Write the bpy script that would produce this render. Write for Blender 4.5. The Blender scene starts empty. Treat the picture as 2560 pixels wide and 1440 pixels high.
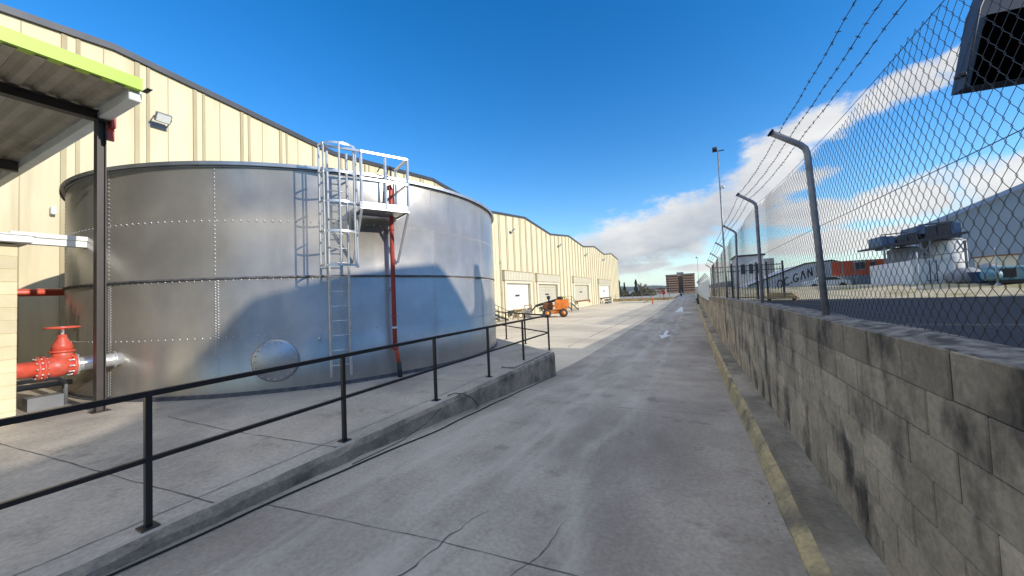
import bpy, math, random
from mathutils import Vector, Matrix
random.seed(7)
S = bpy.context.scene
C = S.collection
R = math.radians
# ------------------------------------------------------------------ camera
CAMZ = 1.6412
YAW, PITCH, ROLL, FPX, CY = 0.45651, 0.03934, 0.04198, 913.8, 700.9
cd = bpy.data.cameras.new('camera'); cam = bpy.data.objects.new('camera', cd); C.objects.link(cam)
cam.matrix_world = Matrix.Translation((0, 0, CAMZ)) @ (Matrix.Rotation(YAW, 4, 'Z') @ Matrix.Rotation(math.pi/2+PITCH, 4, 'X') @ Matrix.Rotation(-ROLL, 4, 'Z'))
cd.sensor_width = 36; cd.lens = FPX/2560*36; cd.shift_y = (CY-720)/2560
cd.clip_start = 0.05; cd.clip_end = 5000
S.camera = cam
# ------------------------------------------------------------------ sun and sky
SUN_EL, SUN_AZ = R(20.5), R(-2)     # azimuth counted from +X towards +Y
sv = Vector((math.cos(SUN_EL)*math.cos(SUN_AZ), math.cos(SUN_EL)*math.sin(SUN_AZ), math.sin(SUN_EL)))
sl = bpy.data.lights.new('sun', 'SUN'); sl.energy = 2.9; sl.angle = R(0.53); sl.color = (1.0, 0.93, 0.82)
so = bpy.data.objects.new('sun', sl); C.objects.link(so); so.rotation_euler = sv.to_track_quat('Z', 'Y').to_euler()
S.view_settings.view_transform = 'Standard'; S.view_settings.look = 'None'
S.view_settings.exposure = 0.68; S.view_settings.gamma = 1
W = bpy.data.worlds.new('World'); S.world = W; W.use_nodes = True
def world():
    nt = W.node_tree; N = nt.nodes; L = nt.links; N.clear()
    out = N.new('ShaderNodeOutputWorld'); bg = N.new('ShaderNodeBackground'); L.new(bg.outputs[0], out.inputs[0])
    sky = N.new('ShaderNodeTexSky'); sky.sky_type = 'NISHITA'; sky.sun_disc = False
    sky.sun_elevation = SUN_EL; sky.sun_rotation = math.pi/2-SUN_AZ
    sky.air_density = 1.0; sky.dust_density = 0.15; sky.ozone_density = 2.2; sky.altitude = 300
    def mth(op, a, b=None, c=None, clamp=False):
        n = N.new('ShaderNodeMath'); n.operation = op; n.use_clamp = clamp
        for i, v in enumerate((a, b, c)):
            if v is None: continue
            if isinstance(v, (int, float)): n.inputs[i].default_value = v
            else: L.new(v, n.inputs[i])
        return n.outputs[0]
    tc = N.new('ShaderNodeTexCoord'); sx = N.new('ShaderNodeSeparateXYZ'); L.new(tc.outputs['Generated'], sx.inputs[0])
    az = mth('MULTIPLY', mth('ARCTAN2', sx.outputs[0], sx.outputs[1]), 57.2958)
    el = mth('MULTIPLY', mth('ARCSINE', sx.outputs[2]), 57.2958)
    # noise in flattened direction space
    cmb = N.new('ShaderNodeCombineXYZ'); L.new(mth('MULTIPLY', az, .058), cmb.inputs[0]); L.new(mth('MULTIPLY', el, .115), cmb.inputs[1])
    def noise(sc, det, rough, off=0):
        n = N.new('ShaderNodeTexNoise'); n.inputs['Scale'].default_value = sc; n.inputs['Detail'].default_value = det; n.inputs['Roughness'].default_value = rough
        if off:
            m = N.new('ShaderNodeVectorMath'); m.operation = 'ADD'; L.new(cmb.outputs[0], m.inputs[0]); m.inputs[1].default_value = (off, off*.7, 0); L.new(m.outputs[0], n.inputs['Vector'])
        else: L.new(cmb.outputs[0], n.inputs['Vector'])
        return n.outputs['Fac']
    n1 = noise(2.6, 12, .64); n2 = noise(1.3, 6, .6, 5.3)
    blobs = [(-8, 6.6, 12, 4.6, .10), (-2, 8.2, 9, 5.0, .16), (5.5, 10.8, 6.5, 4.2, .2), (10, 15.2, 4.6, 4.4, .3), (14.5, 18.2, 5, 2.2, .1), (21.5, 19.4, 6, 1.9, .2), (26, 20.6, 3, 1.6, .2),
             (12.5, 12.2, 5.5, 1.5, .1), (14, 8.2, 7, 2.1, -.1), (21, 8.2, 7, 2.4, .05), (30, 8.6, 9, 3.0, .05), (16, 4.6, 14, 1.8, 0), (-9, 3.2, 9, 0.9, .05), (2, 2.7, 7, .7, 0),
             (62, 15, 20, 9, 0), (152, 26, 13, 16, 0), (-120, 12, 25, 5, 0)]  # unseen clouds; the middle one added to put a bright band on the tank
    m = None; dark = None
    for i, (a, e, w, h, t) in enumerate(blobs):
        da = mth('SUBTRACT', az, a); de = mth('SUBTRACT', mth('SUBTRACT', el, e), mth('MULTIPLY', da, t))
        q = mth('ADD', mth('POWER', mth('ABSOLUTE', mth('DIVIDE', da, w)), 2), mth('POWER', mth('ABSOLUTE', mth('DIVIDE', de, h)), 2))
        v = mth('SUBTRACT', 1.0, mth('SQRT', q), clamp=False)
        m = v if m is None else mth('MAXIMUM', m, v)
        if i in (0, 1):
            dv = mth('MULTIPLY', mth('SUBTRACT', .9, mth('ADD', mth('DIVIDE', de, h), .35), clamp=True), mth('MULTIPLY_ADD', v, 1.4, .3, clamp=True))
            dark = dv if dark is None else mth('MAXIMUM', dark, dv)
    cap = mth('DIVIDE', mth('SUBTRACT', el, 53), 14)  # unseen overhead cloud cover, added and brightened as neutral fill light
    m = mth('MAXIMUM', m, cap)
    f = mth('ADD', m, mth('MULTIPLY', mth('SUBTRACT', n1, .46), 1.9))
    mr = N.new('ShaderNodeMapRange'); mr.interpolation_type = 'SMOOTHSTEP'; L.new(f, mr.inputs[0]); mr.inputs[1].default_value = 0.0; mr.inputs[2].default_value = .55
    mask = mth('MULTIPLY', mr.outputs[0], .94)
    # cloud colour: bright tops, grey-lilac bellies
    sh = mth('ADD', mth('MULTIPLY', dark, .75), mth('MULTIPLY', mth('SUBTRACT', n2, .40), 1.9), clamp=True)
    cm = N.new('ShaderNodeMix'); cm.data_type = 'RGBA'; L.new(sh, cm.inputs[0]); cm.inputs[6].default_value = (3.9, 3.85, 3.75, 1); cm.inputs[7].default_value = (1.75, 1.9, 2.2, 1)
    hs = N.new('ShaderNodeHueSaturation'); hs.inputs['Hue'].default_value = .506; hs.inputs['Saturation'].default_value = 1.4; hs.inputs['Value'].default_value = 1.0; L.new(sky.outputs[0], hs.inputs['Color'])
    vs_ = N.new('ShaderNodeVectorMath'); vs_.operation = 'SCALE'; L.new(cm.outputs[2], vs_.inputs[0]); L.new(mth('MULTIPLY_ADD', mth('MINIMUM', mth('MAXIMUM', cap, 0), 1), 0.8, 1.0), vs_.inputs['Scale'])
    hz = N.new('ShaderNodeMix'); hz.data_type = 'RGBA'; L.new(mth('MULTIPLY', mth('POWER', 2.718, mth('MULTIPLY', mth('ABSOLUTE', el), -.22)), .85), hz.inputs[0]); L.new(hs.outputs[0], hz.inputs[6]); hz.inputs[7].default_value = (2.3, 3.2, 3.9, 1)
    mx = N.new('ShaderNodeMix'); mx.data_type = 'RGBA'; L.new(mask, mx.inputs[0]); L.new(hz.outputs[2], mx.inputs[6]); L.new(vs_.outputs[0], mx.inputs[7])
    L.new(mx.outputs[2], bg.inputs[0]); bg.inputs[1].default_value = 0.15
world()
# ------------------------------------------------------------------ measuring helpers (pixel of the photo -> point on a plane of the place)
def ray(px, py):
    u2, v2 = px-1280, py-CY
    u = u2*math.cos(ROLL)-v2*math.sin(ROLL); v = u2*math.sin(ROLL)+v2*math.cos(ROLL)
    X, b, c = u/FPX, 1.0, -v/FPX
    Y = b*math.cos(PITCH)-c*math.sin(PITCH); Z = b*math.sin(PITCH)+c*math.cos(PITCH)
    return Vector((X*math.cos(YAW)-Y*math.sin(YAW), X*math.sin(YAW)+Y*math.cos(YAW), Z))
def onx(px, py, x): d = ray(px, py); q = d*(x/d.x); return Vector((q.x, q.y, q.z+CAMZ))
def ony(px, py, y): d = ray(px, py); q = d*(y/d.y); return Vector((q.x, q.y, q.z+CAMZ))
def onz(px, py, z): d = ray(px, py); q = d*((z-CAMZ)/d.z); return Vector((q.x, q.y, z))
# ------------------------------------------------------------------ materials
def mat(name, c1, c2=None, scale=3.0, stretch=(1, 1, 1), rough=.8, metal=0.0, bump=0.0, bscale=60, detail=6, c3=None, sc3=.6, st3=(1, 1, 1), amt3=(.5, .7), r2=None, tint=False, spec=.5, lo=.35, hi=.65, emit=None, grit=None, spots=None, bands=None):
    m = bpy.data.materials.new(name); m.use_nodes = True; nt = m.node_tree; N = nt.nodes; L = nt.links
    b = N['Principled BSDF']; b.inputs['Roughness'].default_value = rough; b.inputs['Metallic'].default_value = metal
    b.inputs['Specular IOR Level'].default_value = spec
    c2 = c2 or tuple(v*.82 for v in c1)
    tc = N.new('ShaderNodeTexCoord')
    def nz(sc, st, det, off=0):
        mp = N.new('ShaderNodeMapping'); mp.inputs['Scale'].default_value = st; mp.inputs['Location'].default_value = (off, off, off); L.new(tc.outputs['Object'], mp.inputs[0])
        n = N.new('ShaderNodeTexNoise'); n.inputs['Scale'].default_value = sc; n.inputs['Detail'].default_value = det; n.inputs['Roughness'].default_value = .6; L.new(mp.outputs[0], n.inputs['Vector']); return n.outputs['Fac']
    def mr(src, a, bb, to=(0, 1)):
        n = N.new('ShaderNodeMapRange'); n.inputs[1].default_value = a; n.inputs[2].default_value = bb; n.inputs[3].default_value = to[0]; n.inputs[4].default_value = to[1]; L.new(src, n.inputs[0]); return n.outputs[0]
    f = nz(scale, stretch, detail)
    mx = N.new('ShaderNodeMix'); mx.data_type = 'RGBA'; L.new(mr(f, lo, hi), mx.inputs[0]); mx.inputs[6].default_value = (*c1, 1); mx.inputs[7].default_value = (*c2, 1)
    col = mx.outputs[2]
    if c3:
        m2 = N.new('ShaderNodeMix'); m2.data_type = 'RGBA'; L.new(mr(nz(sc3, st3, 5, 3.7), *amt3), m2.inputs[0]); L.new(col, m2.inputs[6]); m2.inputs[7].default_value = (*c3, 1); col = m2.outputs[2]
    if spots:
        ms = N.new('ShaderNodeMix'); ms.data_type = 'RGBA'; L.new(mr(nz(spots, (1, 1, 1), 8, 11), .60, .70, (0, .55)), ms.inputs[0]); L.new(col, ms.inputs[6]); ms.inputs[7].default_value = (c2[0]*.45, c2[1]*.43, c2[2]*.42, 1); col = ms.outputs[2]
    if grit:
        mg = N.new('ShaderNodeMix'); mg.data_type = 'RGBA'; mg.blend_type = 'MULTIPLY'; mg.inputs[0].default_value = 1; L.new(col, mg.inputs[6]); cg = N.new('ShaderNodeCombineColor'); g_ = mr(nz(grit, (1, 1, 1), 3, 2.2), .3, .7, (.80, 1.12))
        for k in range(3): L.new(g_, cg.inputs[k])
        L.new(cg.outputs[0], mg.inputs[7]); col = mg.outputs[2]
    if bands:
        sx = N.new('ShaderNodeSeparateXYZ'); L.new(tc.outputs['Object'], sx.inputs[0])
        def mm(op, a, b_=None):
            n = N.new('ShaderNodeMath'); n.operation = op
            for i, v in enumerate((a, b_)):
                if v is None: continue
                if isinstance(v, (int, float)): n.inputs[i].default_value = v
                else: L.new(v, n.inputs[i])
            return n.outputs[0]
        tot = None; wob = mm('MULTIPLY', mm('SUBTRACT', nz(.35, (1, 1, 1), 3, 7), .5), 1.1)
        for (bx, bw) in bands:
            e = mm('POWER', 2.718, mm('MULTIPLY', mm('POWER', mm('ABSOLUTE', mm('DIVIDE', mm('SUBTRACT', mm('ADD', sx.outputs[0], wob), bx), bw)), 2.0), -1.0)); tot = e if tot is None else mm('ADD', tot, e)
        fac = mm('MULTIPLY', tot, mr(nz(2.4, (1.8, .3, 1), 10, 4), .38, .62, (0, .42)))
        m4 = N.new('ShaderNodeMix'); m4.data_type = 'RGBA'; L.new(fac, m4.inputs[0]); L.new(col, m4.inputs[6]); m4.inputs[7].default_value = (.64, .59, .52, 1); col = m4.outputs[2]
    if tint:
        at = N.new('ShaderNodeAttribute'); at.attribute_name = 'tint'
        m3 = N.new('ShaderNodeMix'); m3.data_type = 'RGBA'; m3.blend_type = 'MULTIPLY'; m3.inputs[0].default_value = 1; L.new(col, m3.inputs[6]); L.new(at.outputs['Color'], m3.inputs[7]); col = m3.outputs[2]
    L.new(col, b.inputs['Base Color'])
    if r2 is not None: L.new(mr(nz(scale*1.7, stretch, 4, 9), .3, .7, (rough, r2)), b.inputs['Roughness'])
    if bump:
        bp = N.new('ShaderNodeBump'); bp.inputs['Strength'].default_value = bump; bp.inputs['Distance'].default_value = .01
        L.new(nz(bscale, (1, 1, 1), 5, 1.3), bp.inputs['Height']); L.new(bp.outputs[0], b.inputs['Normal'])
    if emit: b.inputs['Emission Color'].default_value = (*emit, 1); b.inputs['Emission Strength'].default_value = 1
    return m
M = {}
M['concrete'] = mat('concrete', (.47, .415, .345), (.35, .305, .25), .9, rough=.85, r2=.7, bump=.4, bscale=45, c3=(.23, .20, .165), sc3=.55, st3=(1, .4, 1), amt3=(.44, .70), grit=28, spots=2.3, bands=[(-1.95, .42), (-1.05, .13), (-2.9, .25)])
M['yard'] = mat('yard_concrete', (.74, .65, .50), (.64, .555, .42), .35, rough=.8, bump=.2, bscale=20, grit=28, c3=(.52, .45, .35), sc3=.16, st3=(1, 1.5, 1), amt3=(.45, .68))
M['platform'] = mat('platform_concrete', (.53, .475, .40), (.41, .365, .305), .9, rough=.85, bump=.3, bscale=50, grit=28, spots=1.7, c3=(.29, .265, .235), sc3=.6, amt3=(.50, .75))
M['kerb'] = mat('rough_kerb_concrete', grit=35, c1=(.50, .41, .30), c2=(.27, .22, .165), scale=3, rough=.95, bump=1.0, bscale=30, c3=(.08, .078, .07), sc3=1.5, amt3=(.5, .7))
M['moss_kerb'] = mat('yellowed_kerb_concrete', (.60, .47, .24), (.44, .35, .2), 4, rough=.95, bump=.9, bscale=35, grit=28, c3=(.18, .16, .12), sc3=2, amt3=(.5, .68))
M['ledge'] = mat('weathered_ledge_concrete', (.50, .43, .33), (.28, .24, .18), 1.6, rough=.95, bump=.9, bscale=35, grit=28, c3=(.13, .115, .08), sc3=1.1, st3=(1, .4, 1), amt3=(.45, .65))
M['block'] = mat('concrete_block', (.66, .54, .375), (.41, .33, .225), 2.4, rough=.95, bump=.7, bscale=70, grit=28, c3=(.11, .09, .07), sc3=1.9, st3=(1, 1.2, .75), amt3=(.50, .64), tint=True)
M['mortar'] = mat('dark_mortar', (.10, .085, .065), (.045, .04, .033), 1.7, rough=1, bump=.6)
M['coping'] = mat('rough_wall_top', (.34, .30, .25), (.09, .08, .065), 9, rough=1, bump=1.5, bscale=22, lo=.4, hi=.6)
M['crack'] = mat('dark_joint', (.07, .065, .055), (.2, .19, .17), 3, rough=1)
M['asphalt'] = mat('dark_asphalt', (.030, .031, .036), (.024, .025, .030), 1, rough=.9, bump=.3)
M['earth'] = mat('dry_ground', (.52, .45, .31), (.42, .35, .23), 1.3, rough=1, bump=.5, bscale=8, c3=(.26, .25, .10), sc3=.5, amt3=(.5, .65))
M['far_ground'] = mat('far_ground', (.2, .18, .13), (.13, .13, .09), .03, rough=1)
M['white_paint'] = mat('worn_white_road_paint', (.72, .73, .74), (.5, .5, .5), 8, rough=.7, lo=.5, hi=.8)
M['cream'] = mat('cream_panel', (.66, .59, .40), (.60, .525, .345), .9, rough=.75, stretch=(1, 1, .25), c3=(.48, .41, .26), sc3=.9, st3=(1, 1.4, .12), amt3=(.56, .78), bump=.12, bscale=30)
M['cream_rib'] = mat('cream_rib', (.46, .39, .245), (.36, .30, .185), 1.4, rough=.8, stretch=(1, 1, .2))
M['cream_trim'] = mat('pale_door_surround', (.62, .58, .46), (.56, .52, .40), 1.4, rough=.6)
M['roof_edge'] = mat('dark_roof_flashing', (.06, .065, .08), (.045, .05, .06), 1, rough=.5, metal=.3)
M['door_white'] = mat('white_dock_door', (.68, .68, .62), (.62, .62, .56), .7, rough=.55)
M['door_tan'] = mat('cream_dock_door', (.52, .48, .37), (.46, .42, .32), .7, rough=.55)
M['dark'] = mat('dark_rubber', (.03, .03, .03), (.05, .05, .05), 4, rough=.7)
M['galv'] = mat('galvanised_sheet', (.50, .468, .415), (.40, .375, .335), 1.3, rough=.30, r2=.38, metal=.60, bump=.04, bscale=3, c3=(.32, .31, .285), sc3=1.1, st3=(1, 1, .3), amt3=(.5, .75))
M['galv_rim'] = mat('galvanised_angle', (.55, .57, .60), (.42, .44, .47), 3, rough=.45, metal=.9)
M['galv_dark'] = mat('seam_sealant', (.10, .10, .11), (.2, .2, .21), 7, rough=.6, metal=.4)
M['bolt'] = mat('bright_bolt', (.72, .72, .72), (.5, .5, .5), 9, rough=.25, metal=.35)
M['silver'] = mat('bright_galvanised_bar', (.74, .75, .76), (.58, .60, .61), 6, rough=.36, metal=.65)
M['rail'] = mat('black_painted_rail', (.012, .012, .014), (.02, .02, .022), 6, rough=.35)
M['column'] = mat('dark_brown_steel', (.055, .045, .042), (.04, .034, .032), 3, rough=.5)
M['lime'] = mat('lime_green_fascia', (.42, .62, .07), (.38, .57, .06), 2, rough=.45)
M['soffit'] = mat('corrugated_soffit', (.42, .385, .31), (.34, .31, .25), 1.4, rough=.6, metal=.1, c3=(.17, .15, .12), sc3=.8, amt3=(.5, .7))
M['white_steel'] = mat('white_steel', (.72, .74, .72), (.62, .64, .62), 2, rough=.45)
M['pump'] = mat('cream_blockwork', (.68, .60, .40), (.60, .52, .33), 2, rough=.9, bump=.4, tint=True)
M['red'] = mat('fire_red_paint', (.66, .11, .06), (.50, .07, .045), 7, rough=.42, c3=(.42, .14, .09), sc3=5, amt3=(.56, .68))
M['red_pipe'] = mat('faded_red_pipe', (.50, .075, .05), (.36, .05, .04), 5, rough=.5)
M['post'] = mat('galvanised_post', (.36, .35, .36), (.22, .21, .22), 7, rough=.45, metal=.4)
M['wire'] = mat('fence_wire', (.085, .085, .095), (.11, .095, .08), 12, rough=.55, metal=.5)
M['wire_rust'] = mat('rusty_wire', (.09, .045, .02), (.06, .05, .04), 12, rough=.7, metal=.3)
M['cable'] = mat('black_cable', (.012, .012, .012), rough=.6)
M['orange'] = mat('orange_machine_paint', (.85, .27, .04), (.75, .22, .04), 3, rough=.5)
M['rust'] = mat('rusty_brown', (.22, .08, .03), (.1, .05, .03), 8, rough=.85)
M['hivis'] = mat('hi_vis_yellow', (.75, .85, .02), (.65, .75, .02), 3, rough=.7)
M['grey_steel'] = mat('grey_steel', (.22, .23, .25), (.16, .17, .19), 2, rough=.5, metal=.3)
M['dark_steel'] = mat('dark_navy_steel', (.02, .022, .03), (.03, .032, .04), 2, rough=.6)
M['panel'] = mat('black_panel', (.0012, .001, .0014), (.001, .001, .001), 2, rough=1, spec=0)
M['sign_frame'] = mat('sign_frame_grey', (.045, .06, .09), (.03, .04, .065), 2, rough=.5)
M['brick_red'] = mat('red_cladding', (.48, .085, .03), (.38, .06, .025), 1.5, rough=.7)
M['grey_clad'] = mat('blue_grey_cladding', (.22, .27, .33), (.19, .235, .29), .3, rough=.6)
M['white_wall'] = mat('white_render', (.82, .81, .79), (.72, .71, .70), .5, rough=.85)
M['grey_wall'] = mat('grey_render', (.3, .31, .33), (.24, .25, .27), .8, rough=.85)
M['nb_wall'] = mat('dark_grey_render', (.13, .125, .115), (.1, .097, .09), .8, rough=.9)
M['glass'] = mat('dark_glass', (.05, .06, .07), (.03, .04, .05), 2, rough=.12)
M['blue'] = mat('pale_blue_paint', (.16, .33, .42), (.12, .26, .34), 2, rough=.5)
M['navy'] = mat('navy_paint', (.05, .10, .20), (.04, .08, .16), 2, rough=.5)
M['brick_pink'] = mat('pink_brick', (.72, .40, .25), (.62, .33, .20), .6, rough=.9)
M['brick_dark'] = mat('dark_balcony_band', (.20, .09, .05), (.14, .07, .045), .6, rough=.9)
M['timber'] = mat('timber', (.55, .36, .15), (.4, .25, .1), 3, rough=.8)
M['cypress'] = mat('cypress_leaf', (.035, .055, .03), (.02, .035, .02), 2, rough=.9)
M['twig'] = mat('bare_twig', (.36, .30, .26), (.26, .22, .19), 2, rough=.95)
M['hedge'] = mat('hedge_leaf', (.06, .07, .035), (.09, .07, .04), 1, rough=.95)
M['hill'] = mat('far_hill', (.16, .19, .2), (.2, .21, .2), .01, rough=1)
M['sign_red'] = mat('red_sign', (.6, .05, .04), (.5, .04, .03), 2, rough=.5)
M['letter'] = mat('black_letter', (.03, .03, .03), rough=.6)
# ------------------------------------------------------------------ mesh builder
class MB:
    def __init__(s): s.v = []; s.f = []; s.mi = []; s.sm = []; s.t = []; s.cur = 0; s.tc = 1.0; s.pieces = []
    def add(s, vs, fs, smooth=False):
        n = len(s.v); s.pieces.append((n, n+len(vs), len(s.f), len(s.f)+len(fs))); s.v += [tuple(v) for v in vs]; s.f += [tuple(n+i for i in f) for f in fs]
        s.mi += [s.cur]*len(fs); s.sm += [smooth]*len(fs); s.t += [s.tc]*len(fs); return s
    def box(s, x0, x1, y0, y1, z0, z1, m=None):
        vs = [Vector((x, y, z)) for z in (z0, z1) for y in (y0, y1) for x in (x0, x1)]
        if m is not None: vs = [m @ v for v in vs]
        return s.add(vs, [(0, 2, 3, 1), (4, 5, 7, 6), (0, 1, 5, 4), (2, 6, 7, 3), (0, 4, 6, 2), (1, 3, 7, 5)])
    def bevbox(s, x0, x1, y0, y1, z0, z1, b=.02, m=None):
        # box with chamfered edges (three crossed slabs hull)
        import itertools
        vs = []; idx = {}
        for sx, sy, sz in itertools.product((0, 1), repeat=3):
            X, Y, Z = (x0, x1)[sx], (y0, y1)[sy], (z0, z1)[sz]
            dx, dy, dz = (b, -b)[sx], (b, -b)[sy], (b, -b)[sz]
            for k, p in enumerate(((X, Y+dy, Z+dz), (X+dx, Y, Z+dz), (X+dx, Y+dy, Z))): idx[(sx, sy, sz, k)] = len(vs); vs.append(Vector(p))
        if m is not None: vs = [m @ v for v in vs]
        F = []
        for k in range(3):
            for side in (0, 1):
                q = [(0, 0), (0, 1), (1, 1), (1, 0)]
                if (side == 0) ^ (k == 1): q = q[::-1] if False else q
                o = []
                for a, c in q:
                    t = [a, c]; t.insert(k, side); o.append(idx[(*t, k)])
                if (side == 1) ^ (k == 1): o = o[::-1]
                F.append(tuple(o))
        for k in range(3):      # edges parallel to axis k
            o1, o2 = [i for i in range(3) if i != k]
            for a in (0, 1):
                for c in (0, 1):
                    t0 = [0, 0, 0]; t0[o1] = a; t0[o2] = c; t1 = list(t0); t1[k] = 1
                    F.append((idx[(*t0, o1)], idx[(*t1, o1)], idx[(*t1, o2)], idx[(*t0, o2)]))
        for t in itertools.product((0, 1), repeat=3): F.append((idx[(*t, 0)], idx[(*t, 1)], idx[(*t, 2)]))
        return s.add(vs, F)
    def prism(s, pts, z0, z1):       # plan polygon, vertical extrusion
        n = len(pts); vs = [(x, y, z0) for x, y in pts]+[(x, y, z1) for x, y in pts]
        return s.add(vs, [tuple(range(n))[::-1], tuple(range(n, 2*n))]+[(i, (i+1) % n, n+(i+1) % n, n+i) for i in range(n)])
    def extr(s, pts, d):             # 3d polygon moved by vector d
        n = len(pts); d = Vector(d); vs = [Vector(p) for p in pts]; vs = vs+[v+d for v in vs]
        return s.add(vs, [tuple(range(n))[::-1], tuple(range(n, 2*n))]+[(i, (i+1) % n, n+(i+1) % n, n+i) for i in range(n)])
    def tube(s, path, r, n=8, cap=True, closed=False, smooth=True, sq=False):
        path = [Vector(p) for p in path]; k = len(path); rs = r if isinstance(r, (list, tuple)) else [r]*k
        vs = []; up = None
        for i, p in enumerate(path):
            if closed: t = path[(i+1) % k]-path[i-1]
            else: t = path[min(i+1, k-1)]-path[max(i-1, 0)]
            t.normalize()
            if up is None: up = Vector((0, 0, 1)) if abs(t.z) < .9 else Vector((1, 0, 0))
            a = t.cross(up); a = a.normalized() if a.length > 1e-4 else t.orthogonal().normalized(); b = a.cross(t).normalized(); up = b
            for j in range(n):
                th = 2*math.pi*j/n+(math.pi/4 if sq else 0); vs.append(p+(a*math.cos(th)+b*math.sin(th))*rs[i]*(1.4142 if sq else 1))
        fs = []
        for i in range(k if closed else k-1):
            for j in range(n):
                i2 = (i+1) % k; fs.append((i*n+j, i2*n+j, i2*n+(j+1) % n, i*n+(j+1) % n))
        if cap and not closed: fs += [tuple(range(n)), tuple(range((k-1)*n, k*n))[::-1]]
        return s.add(vs, fs, smooth and not sq)
    def bar(s, a, b, r): return s.tube([a, b], r, 4, sq=True)
    def cyl(s, c, r, z0, z1, n=24, r2=None): return s.tube([(c[0], c[1], z0), (c[0], c[1], z1)], [r, r if r2 is None else r2], n)
    def lathe(s, prof, axis_o, axis_d, n=24):
        o = Vector(axis_o); d = Vector(axis_d).normalized(); a = d.orthogonal().normalized(); b = d.cross(a)
        vs = []
        for h, r in prof:
            for j in range(n):
                th = 2*math.pi*j/n; vs.append(o+d*h+(a*math.cos(th)+b*math.sin(th))*r)
        fs = []
        for i in range(len(prof)-1):
            for j in range(n): fs.append((i*n+j, i*n+(j+1) % n, (i+1)*n+(j+1) % n, (i+1)*n+j))
        fs += [tuple(range(n))[::-1], tuple(range((len(prof)-1)*n, len(prof)*n))]
        return s.add(vs, fs, True)
    def ball(s, c, r, n=8, m=5, sc=(1, 1, 1)):
        vs = []
        for i in range(m+1):
            ph = math.pi*i/m
            for j in range(n):
                th = 2*math.pi*j/n; vs.append((c[0]+r*sc[0]*math.sin(ph)*math.cos(th), c[1]+r*sc[1]*math.sin(ph)*math.sin(th), c[2]+r*sc[2]*math.cos(ph)))
        return s.add(vs, [(i*n+j, (i+1)*n+j, (i+1)*n+(j+1) % n, i*n+(j+1) % n) for i in range(m) for j in range(n)], True)
    def build(s, name, mats, parent=None):
        me = bpy.data.meshes.new(name); me.from_pydata(s.v, [], s.f)
        if not isinstance(mats, (list, tuple)): mats = [mats]
        for m in mats: me.materials.append(m)
        me.polygons.foreach_set('material_index', s.mi); me.polygons.foreach_set('use_smooth', s.sm)
        if any(t != 1.0 for t in s.t):
            at = me.color_attributes.new('tint', 'FLOAT_COLOR', 'CORNER'); data = []
            for p in me.polygons: data += [s.t[p.index], s.t[p.index], s.t[p.index], 1.0]*p.loop_total
            at.data.foreach_set('color', data)
        me.update(); o = bpy.data.objects.new(name, me); C.objects.link(o)
        if parent: o.parent = parent
        return o
def build_each(m, name, mt, parent=None, off=(0, 0, 0)):
    # every piece added to the builder becomes a mesh object of its own
    out = []
    for (v0, v1, f0, f1) in m.pieces:
        q = MB(); q.v = [(x-off[0], y-off[1], z-off[2]) for x, y, z in m.v[v0:v1]]; q.f = [tuple(i-v0 for i in f) for f in m.f[f0:f1]]; q.mi = [0]*len(q.f); q.sm = m.sm[f0:f1]; q.t = [1.0]*len(q.f)
        out.append(q.build(name, mt, parent))
    return out
def tag(o, label=None, cat=None, group=None, kind=None):
    for k, v in (('label', label), ('category', cat), ('group', group), ('kind', kind)):
        if v: o[k] = v
    return o
def thing(name, label, cat, group=None, loc=(0, 0, 0), rz=0):
    o = bpy.data.objects.new(name, None); C.objects.link(o); o.empty_display_size = .2; o.location = loc; o.rotation_euler = (0, 0, rz); return tag(o, label, cat, group)
def struct(o): o['kind'] = 'structure'; return o
def copy_tree(o, parent=None):
    c = o.copy(); C.objects.link(c)
    if parent: c.parent = parent
    for ch in [q for q in bpy.data.objects if q.parent == o]: copy_tree(ch, c)
    return c
def lerp(tab, y):
    if y <= tab[0][0]: return tab[0][1]
    for (a, b), (c, d) in zip(tab, tab[1:]):
        if y <= c: return b+(d-b)*(y-a)/(c-a)
    return tab[-1][1]
G_T = [(-10, -.10), (1, -.12), (3, -.18), (5, -.29), (7, -.43), (10, -.65), (12, -.75), (14, -.80), (20, -.86), (40, -1.0), (60, -1.1), (90, -1.25), (97, -1.27)]
GR_T = G_T[:11]+[(60, -1.08), (80, -1.0), (110, -.76), (130, -.75)]
L_T = [(-10, -.02), (1, -.05), (3, -.10), (5, -.14), (7, -.22), (10, -.36), (18, -.6), (34, -.72), (60, -.85), (90, -.8)]
W_T = [(-10, 1.33), (5, 1.33), (8, 1.31), (17, 1.17), (27.2, .98), (27.3, .66), (60, .30), (100, .05)]
G = lambda y: lerp(G_T, y); GR = lambda y: lerp(GR_T, y); LZ = lambda y: lerp(L_T, y); WZ = lambda y: lerp(W_T, y)
def frange(a, b, s):
    n = max(1, int(round((b-a)/s))); return [a+(b-a)*i/n for i in range(n+1)]
def grid(xs, ys, zf):
    m = MB(); vs = [(x, y, zf(x, y)) for y in ys for x in xs]; nx = len(xs)
    m.add(vs, [(j*nx+i, j*nx+i+1, (j+1)*nx+i+1, (j+1)*nx+i) for j in range(len(ys)-1) for i in range(nx-1)], True); return m
# ------------------------------------------------------------------ ground, road, yard
ys = frange(-8, 16, .5)+frange(17, 130, 1.5)
road = struct(grid([-3.7, -2.5, -1.2, 0, .60], ys, lambda x, y: GR(y)).build('road', M['concrete']))
yard = struct(grid([-18.9, -12, -8, -5.5, -3.7], [y for y in ys if 9 <= y <= 97], lambda x, y: G(y)+(GR(y)-G(y))*max(0, (x+5.5)/1.8)).build('yard', M['yard']))
struct(grid([-2200, -60, -19, 1.2, 60, 2200], [-300, -9, 100, 300, 3000], lambda x, y: -1.9).build('ground', M['far_ground']))
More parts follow.
